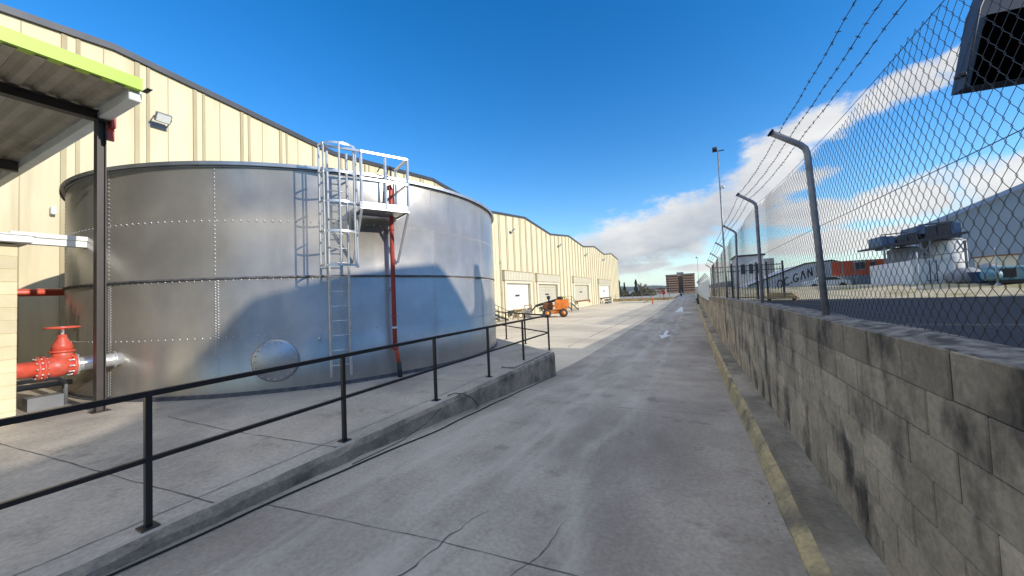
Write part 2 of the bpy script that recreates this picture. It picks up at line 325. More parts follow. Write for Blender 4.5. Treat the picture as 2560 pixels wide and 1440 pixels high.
# raised street at the far end of the yard
struct(grid([-90, -40, -18.9, -4.2], [97.0, 110, 150, 226], lambda x, y: -.75 if y < 200 else -1.4).build('street', M['concrete']))
# street on the other side of the wall, rising to a dry verge
def rz(x, y):
    d = (x-10.9)*.36+(y-38.8)*.933; t = min(1, max(0, d/6.5)); return .2+.92*t
struct(grid([1.27, 3, 6]+frange(8, 60, 1.5), frange(-30, 30, 3)+frange(31, 60, .75), lambda x, y: .2+(0 if rz(x, y) < .2001 else -.02)).build('side_street', M['asphalt']))
struct(grid(frange(1.3, 80, 1.6), frange(30, 130, .9), lambda x, y: rz(x, y)+(-.03 if rz(x, y) < .2001 else .012+.03*math.sin(x*1.7+y)*min(1, (rz(x, y)-.2)*4))).build('verge', M['earth']))
# joints and cracks in the concrete
def strip(m, pts, zf, w=.012, wig=.0, seg=.12):
    path = []
    for (x0, y0), (x1, y1) in zip(pts, pts[1:]):
        n = max(1, int(math.hypot(x1-x0, y1-y0)/seg))
        for i in range(n): path.append((x0+(x1-x0)*i/n, y0+(y1-y0)*i/n))
    path.append(pts[-1]); P = [(x+random.uniform(-wig, wig), y+random.uniform(-wig, wig)) for x, y in path]
    vs = []
    for i, (x, y) in enumerate(P):
        a = P[max(0, i-1)]; b = P[min(len(P)-1, i+1)]; dx, dy = b[0]-a[0], b[1]-a[1]; l = math.hypot(dx, dy) or 1
        ww = w*random.uniform(.3, 1.5)/2*(1 if wig < .01 else min(1, .15+(len(P)-1-i)/8)); z = zf(x, y)+.004
        vs += [(x-dy/l*ww, y+dx/l*ww, z), (x+dy/l*ww, y-dx/l*ww, z)]
    m.add(vs, [(2*i, 2*i+1, 2*i+3, 2*i+2) for i in range(len(P)-1)])
m = MB(); zr = lambda x, y: GR(y)
for y in (2.28, 6.6, 11.0, 15.4, 20, 25, 30): strip(m, [(-3.6, y-.28 if y < 3 else y), (-1.8, y-.06), (.55, y+.1)], zr, .007, .004)
strip(m, [(-1.98, 1.3), (-1.78, 1.85), (-1.75, 2.25), (-1.65, 2.75)], zr, .010, .017, .07)
strip(m, [(-1.22, 1.2), (-1.15, 2.1), (-1.05, 2.35), (-1.0, 2.85)], zr, .010, .017, .07)
m.build('crack', M['crack'], road)
m = MB(); zy = lambda x, y: G(y)
for y in (20, 25, 31, 37.5, 46, 57, 70): strip(m, [(-18.4, y), (-3.75, y)], zy, .03, .01, .5)
for x in (-5.2, -9.5, -14): strip(m, [(x, 16), (x, 90)], zy, .04, .02, .6)
m.build('joint', M['crack'], yard)
# road paint: arrow and stop line
zp = lambda x, y: GR(y)+.006
m = MB()
ar = [(-1.48, 19.66), (-1.14, 21.36), (-1.37, 21.32), (-1.38, 23.61), (-1.56, 23.76), (-1.54, 21.2), (-1.74, 21.25)]
m.add([(x, y, zp(x, y)) for x, y in ar], [(0, 1, 2, 5, 6), (2, 3, 4, 5)]); struct(m.build('road_arrow', M['white_paint']))
m = MB(); m.add([(x, y, zp(x, y)) for x, y in [(-1.85, 41.6), (-.25, 41.9), (-.25, 42.7), (-1.85, 42.5)]], [(0, 1, 2, 3)])
m.add([(x, y, zp(x, y)) for x, y in [(-1.85, 44.5), (-1.05, 44.9), (-1.35, 57), (-1.6, 57)]], [(0, 1, 2, 3)]); struct(m.build('stop_line', M['white_paint']))
# ------------------------------------------------------------------ raised platform in front of the tank
m = MB()
edge = [(-3.69, -8)]
for y in frange(-7.8, 9.7, .16): edge.append((-3.69+.013*max(0, y)+random.uniform(-.014, .014), y))
plan = edge+[(-3.9, 9.92), (-5.2, 11.02), (-6.8, 12.35), (-8.4, 13.65), (-10, 15.2), (-18.9, 15.2), (-18.9, -8)]
n = len(plan); cx_, cy_ = -9, 3
top = [(x, y, 0) for x, y in plan]; inn = []
low = [(x+(.03 if x > -3.8 else .03)+random.uniform(-.006, .012), y, -.045-random.uniform(0, .035)) for x, y in plan]; bot = [(x+(.04 if x > -3.8 else .03), y, -1.2) for x, y in plan]
m.add(top+low+bot, [(i, (i+1) % n, n+(i+1) % n, n+i)[::-1] for i in range(n)]+[(n+i, n+(i+1) % n, 2*n+(i+1) % n, 2*n+i)[::-1] for i in range(n)])
m.cur = 1; m.add(top, [tuple(range(n))]); 
platform = struct(m.build('loading_platform', [M['kerb'], M['platform']]))
m = MB(); z0 = lambda x, y: 0
strip(m, [(-8.3, 1.33), (-6.47, 1.47), (-5.16, 1.56), (-3.7, 1.68)], z0, .012, .006)
strip(m, [(-7.3, 2.72), (-5.56, 2.72), (-3.7, 2.86)], z0, .01, .005)
strip(m, [(-5.7, 5.9), (-3.7, 6.0)], z0, .01, .005); strip(m, [(-3.95, -6), (-3.93, 2), (-3.9, 5), (-3.96, 9)], z0, .008, .008)
m.build('joint', M['crack'], platform)
m = MB(); m.bevbox(-3.98, -3.64, 7.35, 9.62, .004, .035, .01); m.build('cement_patch', M['platform'], platform)
# ------------------------------------------------------------------ right: kerb ledge and block wall
m = MB(); Y = frange(-8, 60, .25); vs = []; k = 5
for y in Y:
    j = random.uniform(-.004, .004)+.006*math.sin(y*1.3); lz = LZ(y); g = GR(y)
    vs += [(.53+j, y, g-.1), (.555+j, y, g+.02), (.60+j, y, lz-.03), (.655+j+random.uniform(-.004, .004), y, lz), (.97, y, lz+.015)]
m.add(vs, [(i*k+j, (i+1)*k+j, (i+1)*k+j+1, i*k+j+1)[::-1] for i in range(len(Y)-1) for j in range(3)])
m.cur = 1; m.add(vs, [(i*k+3, (i+1)*k+3, (i+1)*k+4, i*k+4)[::-1] for i in range(len(Y)-1)])
struct(m.build('kerb', [M['moss_kerb'], M['ledge']]))
wall = thing('block_wall', 'long grey concrete block wall along the right of the road carrying the wire fence', 'wall', loc=(1.1, 0, 0))
wall.location = (0, 0, 0)
m = MB()                       # core (mortar) with stepped rough top
vs = []; Y = frange(-6, 100, .2)
for y in Y:
    t = WZ(y); r1 = random.uniform(-.012, .006); b = min(LZ(y), .2)-.5
    vs += [(.957, y, b), (.957, y, t-.012+r1), (.975, y, t+r1), (1.12, y, t+.012+random.uniform(-.01, .01)), (1.235, y, t+random.uniform(-.015, .005)), (1.25, y, t-.03), (1.25, y, b)]
k = 7; fs = [(i*k+j, (i+1)*k+j, (i+1)*k+j+1, i*k+j+1)[::-1] for i in range(len(Y)-1) for j in range(6)]
m.add(vs, fs)
for i in range(len(m.f)):
    if i % 6 in (1, 2, 3, 4): m.mi[i] = 1
m.add(vs[:k], [tuple(range(k))]); m.build('core', [M['mortar'], M['coping']], wall)
m = MB()
def block(m, y0, y1, z0, z1, x=.95, d=.009, g=.0032):
    j = random.uniform(-.002, .002); gy = .006*random.uniform(.5, 1.3); g = .0006; ez = .0035*random.uniform(.4, 1.5); o = [(x+d, y0+gy, z0+g), (x+d, y1-gy, z0+g), (x+d, y1-gy, z1-g), (x+d, y0+gy, z1-g)]
    e = .006; i = [(x+j, y0+gy+e, z0+g+ez), (x+j, y1-gy-e, z0+g+ez), (x+j, y1-gy-e, z1-g-ez), (x+j, y0+gy+e, z1-g-ez)]
    m.tc = random.uniform(.78, 1.12)*(.66 if z1 > WZ(y0)-.06 else .9 if z1 > WZ(y0)-.26 else 1.0); m.add(o+i, [(0, 4, 5, 1), (1, 5, 6, 2), (2, 6, 7, 3), (3, 7, 4, 0), (4, 7, 6, 5)])
for c in range(11):
    zt = 1.325-.212*c; y = -5.8+(.2 if c % 2 else 0)
    while y < 70:
        t = WZ(y+.2); b = LZ(y+.2)
        z1 = zt if y < 27 else zt
        drop = 1.325-max(t, 1.325-.33) if y < 27.2 else 0
        a0, a1 = zt-.2115-drop*.98, zt-drop*.98
        if y >= 27.2: a0, a1 = zt-.205, min(zt, t-.01)
        if a1 > b and a1-a0 > .04: block(m, y, y+.4, max(a0, b-.1), a1)
        y += .4
m.build('blockwork', M['block'], wall)
# ------------------------------------------------------------------ chain-link fence with cranked posts and barbed wire
fence = thing('chain_link_fence', 'tall chain link fence with cranked posts and three barbed wires on the block wall', 'fence')
PY = [.6, 4.25, 7.6, 11.4, 15.0, 18.8, 22.5, 26.2]
tops = [2.95, 2.90, 3.06, 3.06, 3.0, 2.94, 2.88, 2.82]
for i, y in enumerate(PY):
    base = WZ(y); lean = (-.05 if i == 1 else random.uniform(.0, .05)); tz = tops[i]; x0 = 1.08; xt = x0+lean
    pts = [(x0, y, base-.05), (x0+lean*.5, y, (base+tz)/2), (xt, y, tz-.06), (xt-.012, y, tz-.01), (xt-.05, y, tz+.035), (xt-.27, y, tz+.2)]
    p = MB().tube(pts, .0275, 12).build('post', M['post'], fence)
    q = MB(); d = (Vector(pts[-1])-Vector(pts[-2])).normalized(); e = Vector(pts[-1])
    q.tube([e-d*.01, e+d*.008], .036, 12); q.build('cap', M['dark_steel'], p)
def sag(y):
    for a, b, ta, tb in zip(PY, PY[1:], tops, tops[1:]):
        if a <= y <= b:
            t = (y-a)/(b-a); return ta+(tb-ta)*t-.0-.10*4*t*(1-t)*.3
    return tops[-1]
def lx(y, z):       # fabric leans with the posts and bows a little
    return 1.105+.02*math.sin(y*1.9)*(z-1.3)/1.6
dy = .035; dz = .046
for a, b in zip(PY, PY[1:]):
    m = MB(); k0, k1 = int(a/dy), int(b/dy)
    for k in range(k0, k1):
        y0 = k*dy; rr = .0015 if y0 < 7 else .0012
        tz = sag(y0)+random.uniform(-.012, .012); bz = WZ(y0)+.03; n = int((tz-bz)/dz); pts = []; off = .018*math.sin(y0*3.1)+.01*math.sin(y0*7.7)
        for i in range(n+1):
            z = bz+i*dz; yy = y0+(dy if (i+k) % 2 else 0); mx = (-1 if (i+k) % 2 else 1)
            w = math.sin((z-bz)*2.2+y0*.7)*.008
            pts.append(Vector((lx(yy, z)+mx*.0022, yy+(.0015 if (i+k) % 2 else -.0015)+w, z+off*(z-bz)/1.6)))
        vs = []; q = 3
        for i, p in enumerate(pts):
            for j in range(q):
                th = j*2.0944; vs.append((p.x+rr*math.cos(th), p.y+rr*math.sin(th), p.z))
        m.add(vs, [(i*q+j, i*q+(j+1) % q, (i+1)*q+(j+1) % q, (i+1)*q+j) for i in range(n) for j in range(q)], True)
        nb = int(n*.22)*q
        for t in range(nb): m.mi[len(m.mi)-n*q+t] = 1
    m.build('wire_mesh', [M['wire'], M['wire_rust']], fence)
for zt in (None, 2.16, 1.42):
    pts = [(1.10, y, (sag(y)+.0 if zt is None else zt-.1*max(0, (y-4)/20))) for y in frange(.6, 26.2, .3)]
    MB().tube(pts, .0022, 5).build('line_wire', M['wire'], fence)
for s, (bx, bz) in enumerate(((-.245, .19), (-.16, .13), (-.09, .075))):
    m = MB(); pts = []
    for y in frange(.6, 26.2, .25):
        a = max([p for p in PY if p <= y+1e-6]); b = min([p for p in PY if p >= y-1e-6]+[26.2]); t = 0 if b == a else (y-a)/(b-a)
        ln = 1.09; pts.append((ln+bx-.0+.004*math.sin(y*9), y, sag(y)+bz+.03*4*t*(1-t)-.05*4*t*(1-t)+.03))
    m.tube(pts, .0022, 4); m.tube([(x+.003*math.sin(i*2), y, z+.003*math.cos(i*2)) for i, (x, y, z) in enumerate(pts)], .0018, 3)
    y = .65
    while y < 26:
        i = min(len(pts)-2, int((y-.6)/.25)); p = Vector(pts[i]).lerp(Vector(pts[i+1]), ((y-.6)/.25) % 1)
        for a in (random.uniform(0, 3), random.uniform(0, 3)):
            d = Vector((math.cos(a), random.uniform(-.5, .5), math.sin(a)))*.014; m.tube([p-d, p+d], .0016, 3)
        m.tube([p+Vector((0, -.008, 0)), p+Vector((0, .008, 0))], .0048, 4)
        y += .115
    m.build('barbed_wire', M['wire'], fence)
# palisade fence farther along
pf = thing('palisade_fence', 'pale metal palisade fence with barbed outriggers beyond the chain link fence', 'fence')
m = MB()
for y in frange(27.6, 78, .30): m.box(.99, 1.01, y, y+.17, WZ(y)+.02, 2.12-.004*(y-27)); 
m.build('pale', M['white_steel'], pf)
m = MB()
for z in (.95, 1.85): m.bar((1.04, 27.5, z), (1.04, 78, z-.25), .025)
build_each(m, 'rail', M['white_steel'], pf)
m = MB()
for y in frange(28, 78, 2.4): m.tube([(1.07, y, WZ(y)-.1), (1.07, y, 2.2), (.8, y, 2.55)], .03, 6)
build_each(m, 'post', M['post'], pf)
m = MB()
for dx, dzz in ((.8, 2.55), (.88, 2.44), (.97, 2.33)): m.tube([(dx, 28, dzz), (dx, 78, dzz-.1)], .006, 4)
build_each(m, 'barbed_wire', M['wire'], pf)
# ------------------------------------------------------------------ handrail
def railing(name, label, P, H=1.0, ends=None, r=.021):
    t = thing(name, label, 'railing', loc=(P[0][0], P[0][1], 0)); o = Vector((P[0][0], P[0][1], 0)); Pp = [Vector((x, y, 0))-o for x, y in P]
    for p in Pp:
        po = MB().bar((p.x, p.y, .0), (p.x, p.y, H-.02), r*.95).build('post', M['rail'], t)
        MB().bevbox(p.x-.06, p.x+.06, p.y-.055, p.y+.055, .003, .012, .003).build('base_plate', M['rail'], po)
    a, b = (ends or (Pp[0], Pp[-1])); up = Vector((0, 0, 1))
    MB().bar(a+up*H, b+up*H, r).build('top_rail', M['rail'], t); MB().bar(a+up*(H*.505), b+up*(H*.505), r*.8).build('mid_rail', M['rail'], t)
    return t
ps = [-3.9, -2.17, -.44, 1.294, 3.036, 4.76, 6.474, 8.172, 9.95]
railing('handrail', 'long black steel handrail on the platform edge beside the road', [(-3.785, y) for y in ps])
railing('handrail', 'short black handrail turning back from the platform corner towards the dock yard', [(-5.03, 11.06), (-6.27, 12.1), (-7.5, 13.13)], ends=(Vector((1.19, -1.03, 0)), Vector((-2.6, 2.18, 0))))
# ------------------------------------------------------------------ tank
TX, TY, TR, TH = -10.925, 8.234, 5.557, 4.30
def tp(th, r, z): a = R(th); return Vector((TX+r*math.cos(a), TY+r*math.sin(a), z))
tank = thing('water_tank', 'huge round galvanised steel water tank with bolted sheets', 'water tank', loc=(TX, TY, 0))
def T(mb, name, mt, par=tank):
    mb.v = [(x-TX, y-TY, z) for x, y, z in mb.v]; return mb.build(name, mt, par)
m = MB(); NS = 192; zs = [0, 1.08, 1.082, 2.16, 2.162, 3.24, 3.242, TH]; vs = []
rad = [TR+.004, TR+.004, TR+.0015, TR+.0015, TR, TR, TR-.003, TR-.003]
for z, rr in zip(zs, rad):
    for j in range(NS): 
        th = 360*j/NS; vs.append(tp(th, rr+.0035*math.sin(math.radians(th)*17+z*2)+.002*math.sin(math.radians(th)*41), z))
m.add(vs, [(i*NS+j, i*NS+(j+1) % NS, (i+1)*NS+(j+1) % NS, (i+1)*NS+j) for i in range(len(zs)-1) for j in range(NS)], True)
T(m, 'shell', M['galv'])
m = MB(); m.lathe([(0, TR-.05), (.35, .3), (.36, .05)], (TX, TY, TH-.02), (0, 0, 1), 64); T(m, 'roof', M['galv_rim'])
m = MB()
def ring(m, r0, r1, z0, z1, n=192):
    vs = []
    for j in range(n):
        th = 360*j/n; vs += [tp(th, r1, z0), tp(th, r1, z1), tp(th, r0, z1), tp(th, r0, z0)]
    m.add(vs, [(4*j+k, 4*((j+1) % n)+k, 4*((j+1) % n)+(k+1) % 4, 4*j+(k+1) % 4) for j in range(n) for k in range(4)], False)
ring(m, TR-.06, TR+.085, TH+.02, TH+.032); ring(m, TR+.01, TR+.022, TH-.06, TH+.02); ring(m, TR+.073, TR+.085, TH-.035, TH+.02)
T(m, 'rim', M['galv_rim'])
m = MB(); ring(m, TR-.02, TR+.035, 2.155, 2.185); T(m, 'stiffener_ring', M['galv_dark'])
m = MB(); ring(m, TR-.02, TR+.05, .004, .02); ring(m, TR-.02, TR+.012, .02, .07); T(m, 'base_ring', M['galv_dark'])
def bolt(m, th, z, r=.011, off=0.0):
    c = tp(th, TR+off, z); n = Vector((math.cos(R(th)), math.sin(R(th)), 0)); s = Vector((-n.y, n.x, 0)); u = Vector((0, 0, 1)); vs = []
    for k, (h, rr) in enumerate(((.002, r), (.009, r*.8))):
        for j in range(6): a = j*math.pi/3; vs.append(c+n*h+(s*math.cos(a)+u*math.sin(a))*rr)
    vs.append(c+n*.014); m.add(vs, [(j, (j+1) % 6, 6+(j+1) % 6, 6+j) for j in range(6)]+[(6+j, 6+(j+1) % 6, 12) for j in range(6)], True)
seams = [-77.7+21.65*k for k in range(-2, 10)]
m = MB()
for th in seams:
    z = .1
    while z < 4.25:
        dense = .05 if z < 2.1 else .075
        bolt(m, th-.22, z, .0145); 
        if z < 2.15: bolt(m, th+.28, z+.02, .0145)
        z += dense
for z in (1.08, 2.13, 3.24):
    th = -118
    while th < 60:
        bolt(m, th, z, .0145); th += 1.35
o = T(m, 'seam_bolts', M['bolt']); o['kind'] = 'stuff'
m = MB(); c = tp(-46.2, TR, .6); n_ = Vector((math.cos(R(-46.2)), math.sin(R(-46.2)), 0)); m.lathe([(0.0, .39), (.045, .39), (.05, .37), (.055, .365)], c, n_, 40); mh = T(m, 'manhole_cover', M['galv_rim'])
m = MB(); s_ = Vector((-n_.y, n_.x, 0))
for k in range(20):
    a = k*math.pi/10; p = c+n_*.05+(s_*math.cos(a)+Vector((0, 0, 1))*math.sin(a))*.345; m.tube([p, p+n_*.02], .012, 6)
build_each(m, 'bolt', M['bolt'], mh, (TX, TY, 0))
m = MB(); m.lathe([(0, .03), (.03, .03), (.04, .02)], tp(-38.6, TR, .95), Vector((math.cos(R(-38.6)), math.sin(R(-38.6)), 0)), 12); T(m, 'plug', M['bolt'])
# ladder, cage and platform, bolted to the tank
ld = thing('ladder', 'silver caged access ladder fixed to the tank beside its platform', 'ladder')
thl, thr = -36.65, -33.1
def frame(th):
    n = Vector((math.cos(R(th)), math.sin(R(th)), 0)); return n, Vector((-n.y, n.x, 0))
nL, sL = frame((thl+thr)/2); cL = tp((thl+thr)/2, TR, 0); hw = .175; dL = .2
for sgn in (-1, 1):
    b = cL+nL*dL+sL*hw*sgn; m = MB(); m.bar(b+Vector((0, 0, .2)), b+Vector((0, 0, 4.62)), .017); m.build('stile', M['silver'], ld)
z = .42
while z < 4.4:
    MB().tube([cL+nL*dL-sL*hw+Vector((0, 0, z)), cL+nL*dL+sL*hw+Vector((0, 0, z))], .012, 8).build('rung', M['silver'], ld); z += .285
m = MB()
for z in (.75, 2.0, 3.1, 4.1):
    for sgn in (-1, 1): m.bar(cL+sL*hw*sgn+Vector((0, 0, z)), cL+nL*dL+sL*hw*sgn+Vector((0, 0, z)), .014)
build_each(m, 'bracket', M['silver'], ld)
def hoop(z, r=.34, w=.02, a0=-118, a1=118):
    m = MB(); vs = []; c = cL+nL*(dL+.28)+Vector((0, 0, z)); n = 24
    for i in range(n+1):
        a = R(a0+(a1-a0)*i/n)+0; d = nL*math.cos(a)+sL*math.sin(a)
        for rr, zz in ((r, -w), (r, w), (r-.006, w), (r-.006, -w)): vs.append(c+d*rr+Vector((0, 0, zz)))
    m.add(vs, [(4*i+k, 4*i+4+k, 4*i+4+(k+1) % 4, 4*i+(k+1) % 4) for i in range(n) for k in range(4)]); return m
for z in (2.32, 2.95, 3.5, 4.05, 4.58): hoop(z).build('cage_hoop', M['silver'], ld)
for a in (-105, -50, 0, 50, 105):
    d = nL*math.cos(R(a))+sL*math.sin(R(a)); c = cL+nL*(dL+.28)+d*.335
    MB().bar(c+Vector((0, 0, 2.3)), c+Vector((0, 0, 4.6)), .013).build('cage_strap', M['silver'], ld)
pl = thing('inspection_platform', 'small silver guarded inspection platform high on the tank', 'platform')
a0, a1 = -32.0, -22.6; nP, sP = frame((a0+a1)/2); cP = tp((a0+a1)/2, TR, 0); hp = .455; dp = .74; up = Vector((0, 0, 1))
def pp(s, d, z): return cP+sP*s+nP*d+up*z
m = MB()
def slab(m, s0, s1, d0, d1, z0, z1):
    vs = [pp(s, d, z) for z in (z0, z1) for d in (d0, d1) for s in (s0, s1)]
    m.add(vs, [(0, 2, 3, 1), (4, 5, 7, 6), (0, 1, 5, 4), (2, 6, 7, 3), (0, 4, 6, 2), (1, 3, 7, 5)])
slab(m, -hp, hp, .02, dp, 3.43, 3.455); m.build('deck', M['grey_steel'], pl)
m = MB(); slab(m, -hp, hp, dp, dp+.02, 3.40, 3.53); slab(m, -hp-.02, -hp, .0, dp+.02, 3.40, 3.53); slab(m, hp, hp+.02, .0, dp+.02, 3.40, 3.53)
m.build('toe_board', M['silver'], pl)
for s in (-hp, hp):
    MB().bar(pp(s, dp, 3.40), pp(s*1.0, .03, 2.45), .02).build('brace', M['silver'], pl)
for s in (-hp, 0.0, hp): MB().bar(pp(s, dp+.01, 3.42), pp(s, dp+.01, 4.5), .02).build('rail_post', M['silver'], pl)
for s in (hp,): MB().bar(pp(s, .05, 3.42), pp(s, .05, 4.5), .018).build('rail_post', M['silver'], pl)
for z in (4.5, 3.98):
    m = MB(); m.bar(pp(-hp-.62 if z > 4.2 else -hp, dp+.01-(.18 if z > 4.2 else 0), z+(.05 if z > 4.2 else 0)), pp(-hp, dp+.01, z), .021); m.bar(pp(-hp, dp+.01, z), pp(hp, dp+.01, z), .021); m.bar(pp(hp, dp+.01, z), pp(hp, .02, z), .021)
    m.build('guard_rail', M['silver'], pl)
# instruments over the platform
m = MB(); m.tube([pp(.3, .2, 4.0), pp(.3, .2, 4.45)], .015, 8); m.ball(pp(.3, .2, 4.47), .04); m.tube([pp(.05, .1, 4.38), pp(.05, .25, 4.42), pp(.2, .3, 4.40), pp(.25, .1, 4.36)], .014, 6)
m.build('instrument', M['dark_steel'], pl)
# red riser pipe
rp = thing('riser_pipe', 'thin vertical red pipe running up the tank past the platform', 'pipe')
nR, sR = frame(-24.3); b = tp(-24.3, TR, 0)
def q(d, z, s=0): return b+nR*d+sR*s+up*z
m = MB(); m.tube([q(.16, .62), q(.16, 3.98), q(.155, 4.04), q(.12, 4.09), q(.03, 4.1), q(-.02, 4.1)], .046, 14); m.build('upper_pipe', M['red_pipe'], rp)
m = MB(); m.tube([q(.16, .62), q(.17, .55, .03), q(.17, .3, .07)], .044, 14); m.build('lower_pipe', M['red'], rp)
m = MB(); m.tube([q(.17, .31, .07), q(.17, 0.0, .09)], .05, 12); m.build('foot_sleeve', M['dark'], rp)
for z in (.62, 1.05, 1.30, 3.15):
    m = MB(); m.tube([q(.16, z-.022), q(.16, z+.022)], .075 if z == .62 else .056, 14); m.build('coupling', M['red_pipe'] if z != 1.05 else M['white_steel'], rp)
m = MB()
for z in (1.9, 3.15): m.bar(q(0, z), q(.16, z), .02)
m.build('clamp', M['silver'], rp)
# ------------------------------------------------------------------ suction pipe, gate valve
vx, vz = -9.5, .77
sp = thing('gate_valve', 'bright red gate valve with handwheel between red pipe and silver tank stub', 'valve', loc=(vx, 2.15, vz))
def V(mb, name, mt, par=sp):
    mb.v = [(x-vx, y-2.15, z-vz) for x, y, z in mb.v]; return mb.build(name, mt, par)
m = MB(); m.lathe([(0, .15), (.1, .15), (.13, .17), (.24, .17), (.27, .15), (.3, .13), (.38, .13)], (vx, 1.93, vz), (0, 1, 0), 28)
m.lathe([(0, .12), (.12, .115), (.2, .125)], (vx, 2.18, vz+.05), (0, 0, 1), 24); m.lathe([(0, .15), (.03, .15)], (vx, 2.18, vz+.23), (0, 0, 1), 24); m.lathe([(0, .13), (.1, .11), (.2, .06), (.26, .05)], (vx, 2.18, vz+.26), (0, 0, 1), 24)
V(m, 'body', M['red'])
m = MB(); m.lathe([(0, .19), (.035, .19)], (vx, 1.90, vz), (0, 1, 0), 28); m.lathe([(0, .19), (.035, .19)], (vx, 1.96, vz), (0, 1, 0), 28); m.lathe([(0, .19), (.035, .19)], (vx, 2.28, vz), (0, 1, 0), 28); build_each(m, 'flange', M['red'], sp, (vx, 2.15, vz))
m = MB(); m.lathe([(0, .185), (.02, .185)], (vx, 2.318, vz), (0, 1, 0), 28); V(m, 'end_flange', M['silver'])
m = MB()
for y in (1.945, 2.285):
    for k in range(10):
        a = k*math.pi/5; x, z = vx+.16*math.cos(a), vz+.16*math.sin(a); m.tube([(x, y-.065, z), (x, y+.07, z)], .014, 6)
build_each(m, 'bolt', M['bolt'], sp, (vx, 2.15, vz))
m = MB(); m.tube([(vx, 2.18, vz+.5), (vx, 2.18, vz+.66)], .022, 10); V(m, 'stem', M['bolt'])
m = MB(); m.tube([(vx+.19*math.cos(a*math.pi/14), 2.18+.19*math.sin(a*math.pi/14), vz+.64) for a in range(28)], .017, 8, closed=True)
for k in range(4):
    a = k*math.pi/2+.4; m.tube([(vx, 2.18, vz+.62), (vx+.19*math.cos(a), 2.18+.19*math.sin(a), vz+.64)], .012, 6)
m.tube([(vx, 2.18, vz+.60), (vx, 2.18, vz+.65)], .035, 10); V(m, 'handwheel', M['red'])
t = tag(MB().tube([(vx, 1.4, vz), (vx, 1.90, vz)], .125, 28).build('suction_pipe', M['red']), 'thick orange-red pipe leaving the pump house below the second pipe', 'pipe')
m = MB(); m.tube([(vx, 2.34, vz), (vx, 2.95, vz)], .115, 28); m.tube([(vx, 2.78, vz), (vx, 2.80, vz)], .15, 28); tag(m.build('steel_pipe', M['silver']), 'short silver pipe stub entering the tank from the red valve', 'pipe')
m = MB(); m.tube([(-13.2, 1.2, 2.12), (-13.2, 4.0, 2.16)], .085, 20); m.tube([(-13.2, 2.3, 2.135), (-13.2, 2.36, 2.135)], .11, 20); tag(m.build('return_pipe', M['red']), 'upper red pipe running from the pump house to the tank above the valve', 'pipe')
m = MB(); m.tube([(-10.3, 1.4, .5), (-10.3, 2.3, .5), (-10.3, 2.4, .4), (-10.3, 2.4, .0)], .035, 10); m.tube([(-10.8, 1.4, .35), (-10.8, 2.6, .33)], .05, 10); m.box(-10.45, -10.15, 1.95, 2.35, .003, .22)
tag(m.build('drain_pipe', M['grey_steel']), 'small grey drain pipe with valve box under the red pipe', 'pipe')
# ------------------------------------------------------------------ pump house corner at left
ph = thing('pump_house', 'cream block pump house corner at the left edge beside the red valve', 'building', loc=(-9.3, 1.69, 0))
def PH(mb, name, mt): mb.v = [(x+9.3, y-1.69, z) for x, y, z in mb.v]; return mb.build(name, mt, ph)
m = MB(); m.box(-16, -9.31, -6, 1.68, -.05, 2.74)
for c in range(14):
    z0_ = 2.74-.196*(c+1); y = 1.69-.4 if c % 2 == 0 else 1.69-.2
    first = True; y1 = 1.69
    while y1 > -5.5:
        w = .4 if not (first and c % 2) else .2; first = False
        m.tc = random.uniform(.86, 1.08); x = -9.3
        g, e = .004, .006; d = .012; y0_ = y1-w; z1_ = z0_+.196; z0c = max(z0_, 0.0)
        o = [(x-d, y0_+g, z0c+g), (x-d, y1-g, z0c+g), (x-d, y1-g, z1_-g), (x-d, y0_+g, z1_-g)]; i_ = [(x, y0_+g+e, z0c+g+e), (x, y1-g-e, z0c+g+e), (x, y1-g-e, z1_-g-e), (x, y0_+g+e, z1_-g-e)]
        m.add(o+i_, [(0, 1, 5, 4), (1, 2, 6, 5), (2, 3, 7, 6), (3, 0, 4, 7), (4, 5, 6, 7)]); y1 = y0_
PH(m, 'wall', M['pump'])
m = MB(); m.box(-16.1, -9.12, -6, 1.80, 2.76, 2.86); m.box(-16.1, -9.10, -6, 1.82, 2.862, 2.88); PH(m, 'roof', M['white_steel'])
m = MB(); m.box(-10.6, -10.45, 1.80, 4.2, 2.9, 3.02); m.box(-10.46, -10.42, 1.80, 4.0, 3.02, 3.1)
tag(m.build('girder', M['white_steel']), 'pale steel girder from the pump house roof to the tank side', 'girder')
# ------------------------------------------------------------------ canopy
cn = thing('canopy', 'flat steel canopy with lime green fascia and dark column at the left', 'canopy', loc=(-8.9, 2.45, 0))
def CN(mb, name, mt): mb.v = [(x+8.9, y-2.45, z) for x, y, z in mb.v]; return mb.build(name, mt, cn)
m = MB(); y = -8.0; prof = []
while y < 2.5: prof += [(y, 5.07), (y+.10, 5.07), (y+.13, 5.125), (y+.21, 5.125)]; y += .25
vs = []; 
for x in (-7.62, -17.2):
    for (yy, z) in prof: vs.append((x, yy, z))
for x in (-7.62, -17.2):
    for (yy, z) in prof: vs.append((x, yy, z+.006))
n = len(prof); m.add(vs, [(i, i+1, n+i+1, n+i) for i in range(n-1)]+[(2*n+i, 3*n+i, 3*n+i+1, 2*n+i+1) for i in range(n-1)]); CN(m, 'roof_sheet', M['soffit'])
m = MB(); m.box(-7.60, -7.55, -8, 2.53, 5.085, 5.27); m.box(-7.70, -7.602, -8, 2.53, 5.089, 5.097); m.v = [(x, y, z-.004) for x, y, z in m.v]; CN(m, 'fascia', M['lime'])
m = MB(); m.box(-7.6, -7.40, 2.535, 2.60, 5.075, 5.085); CN(m, 'drip_edge', M['dark_steel'])
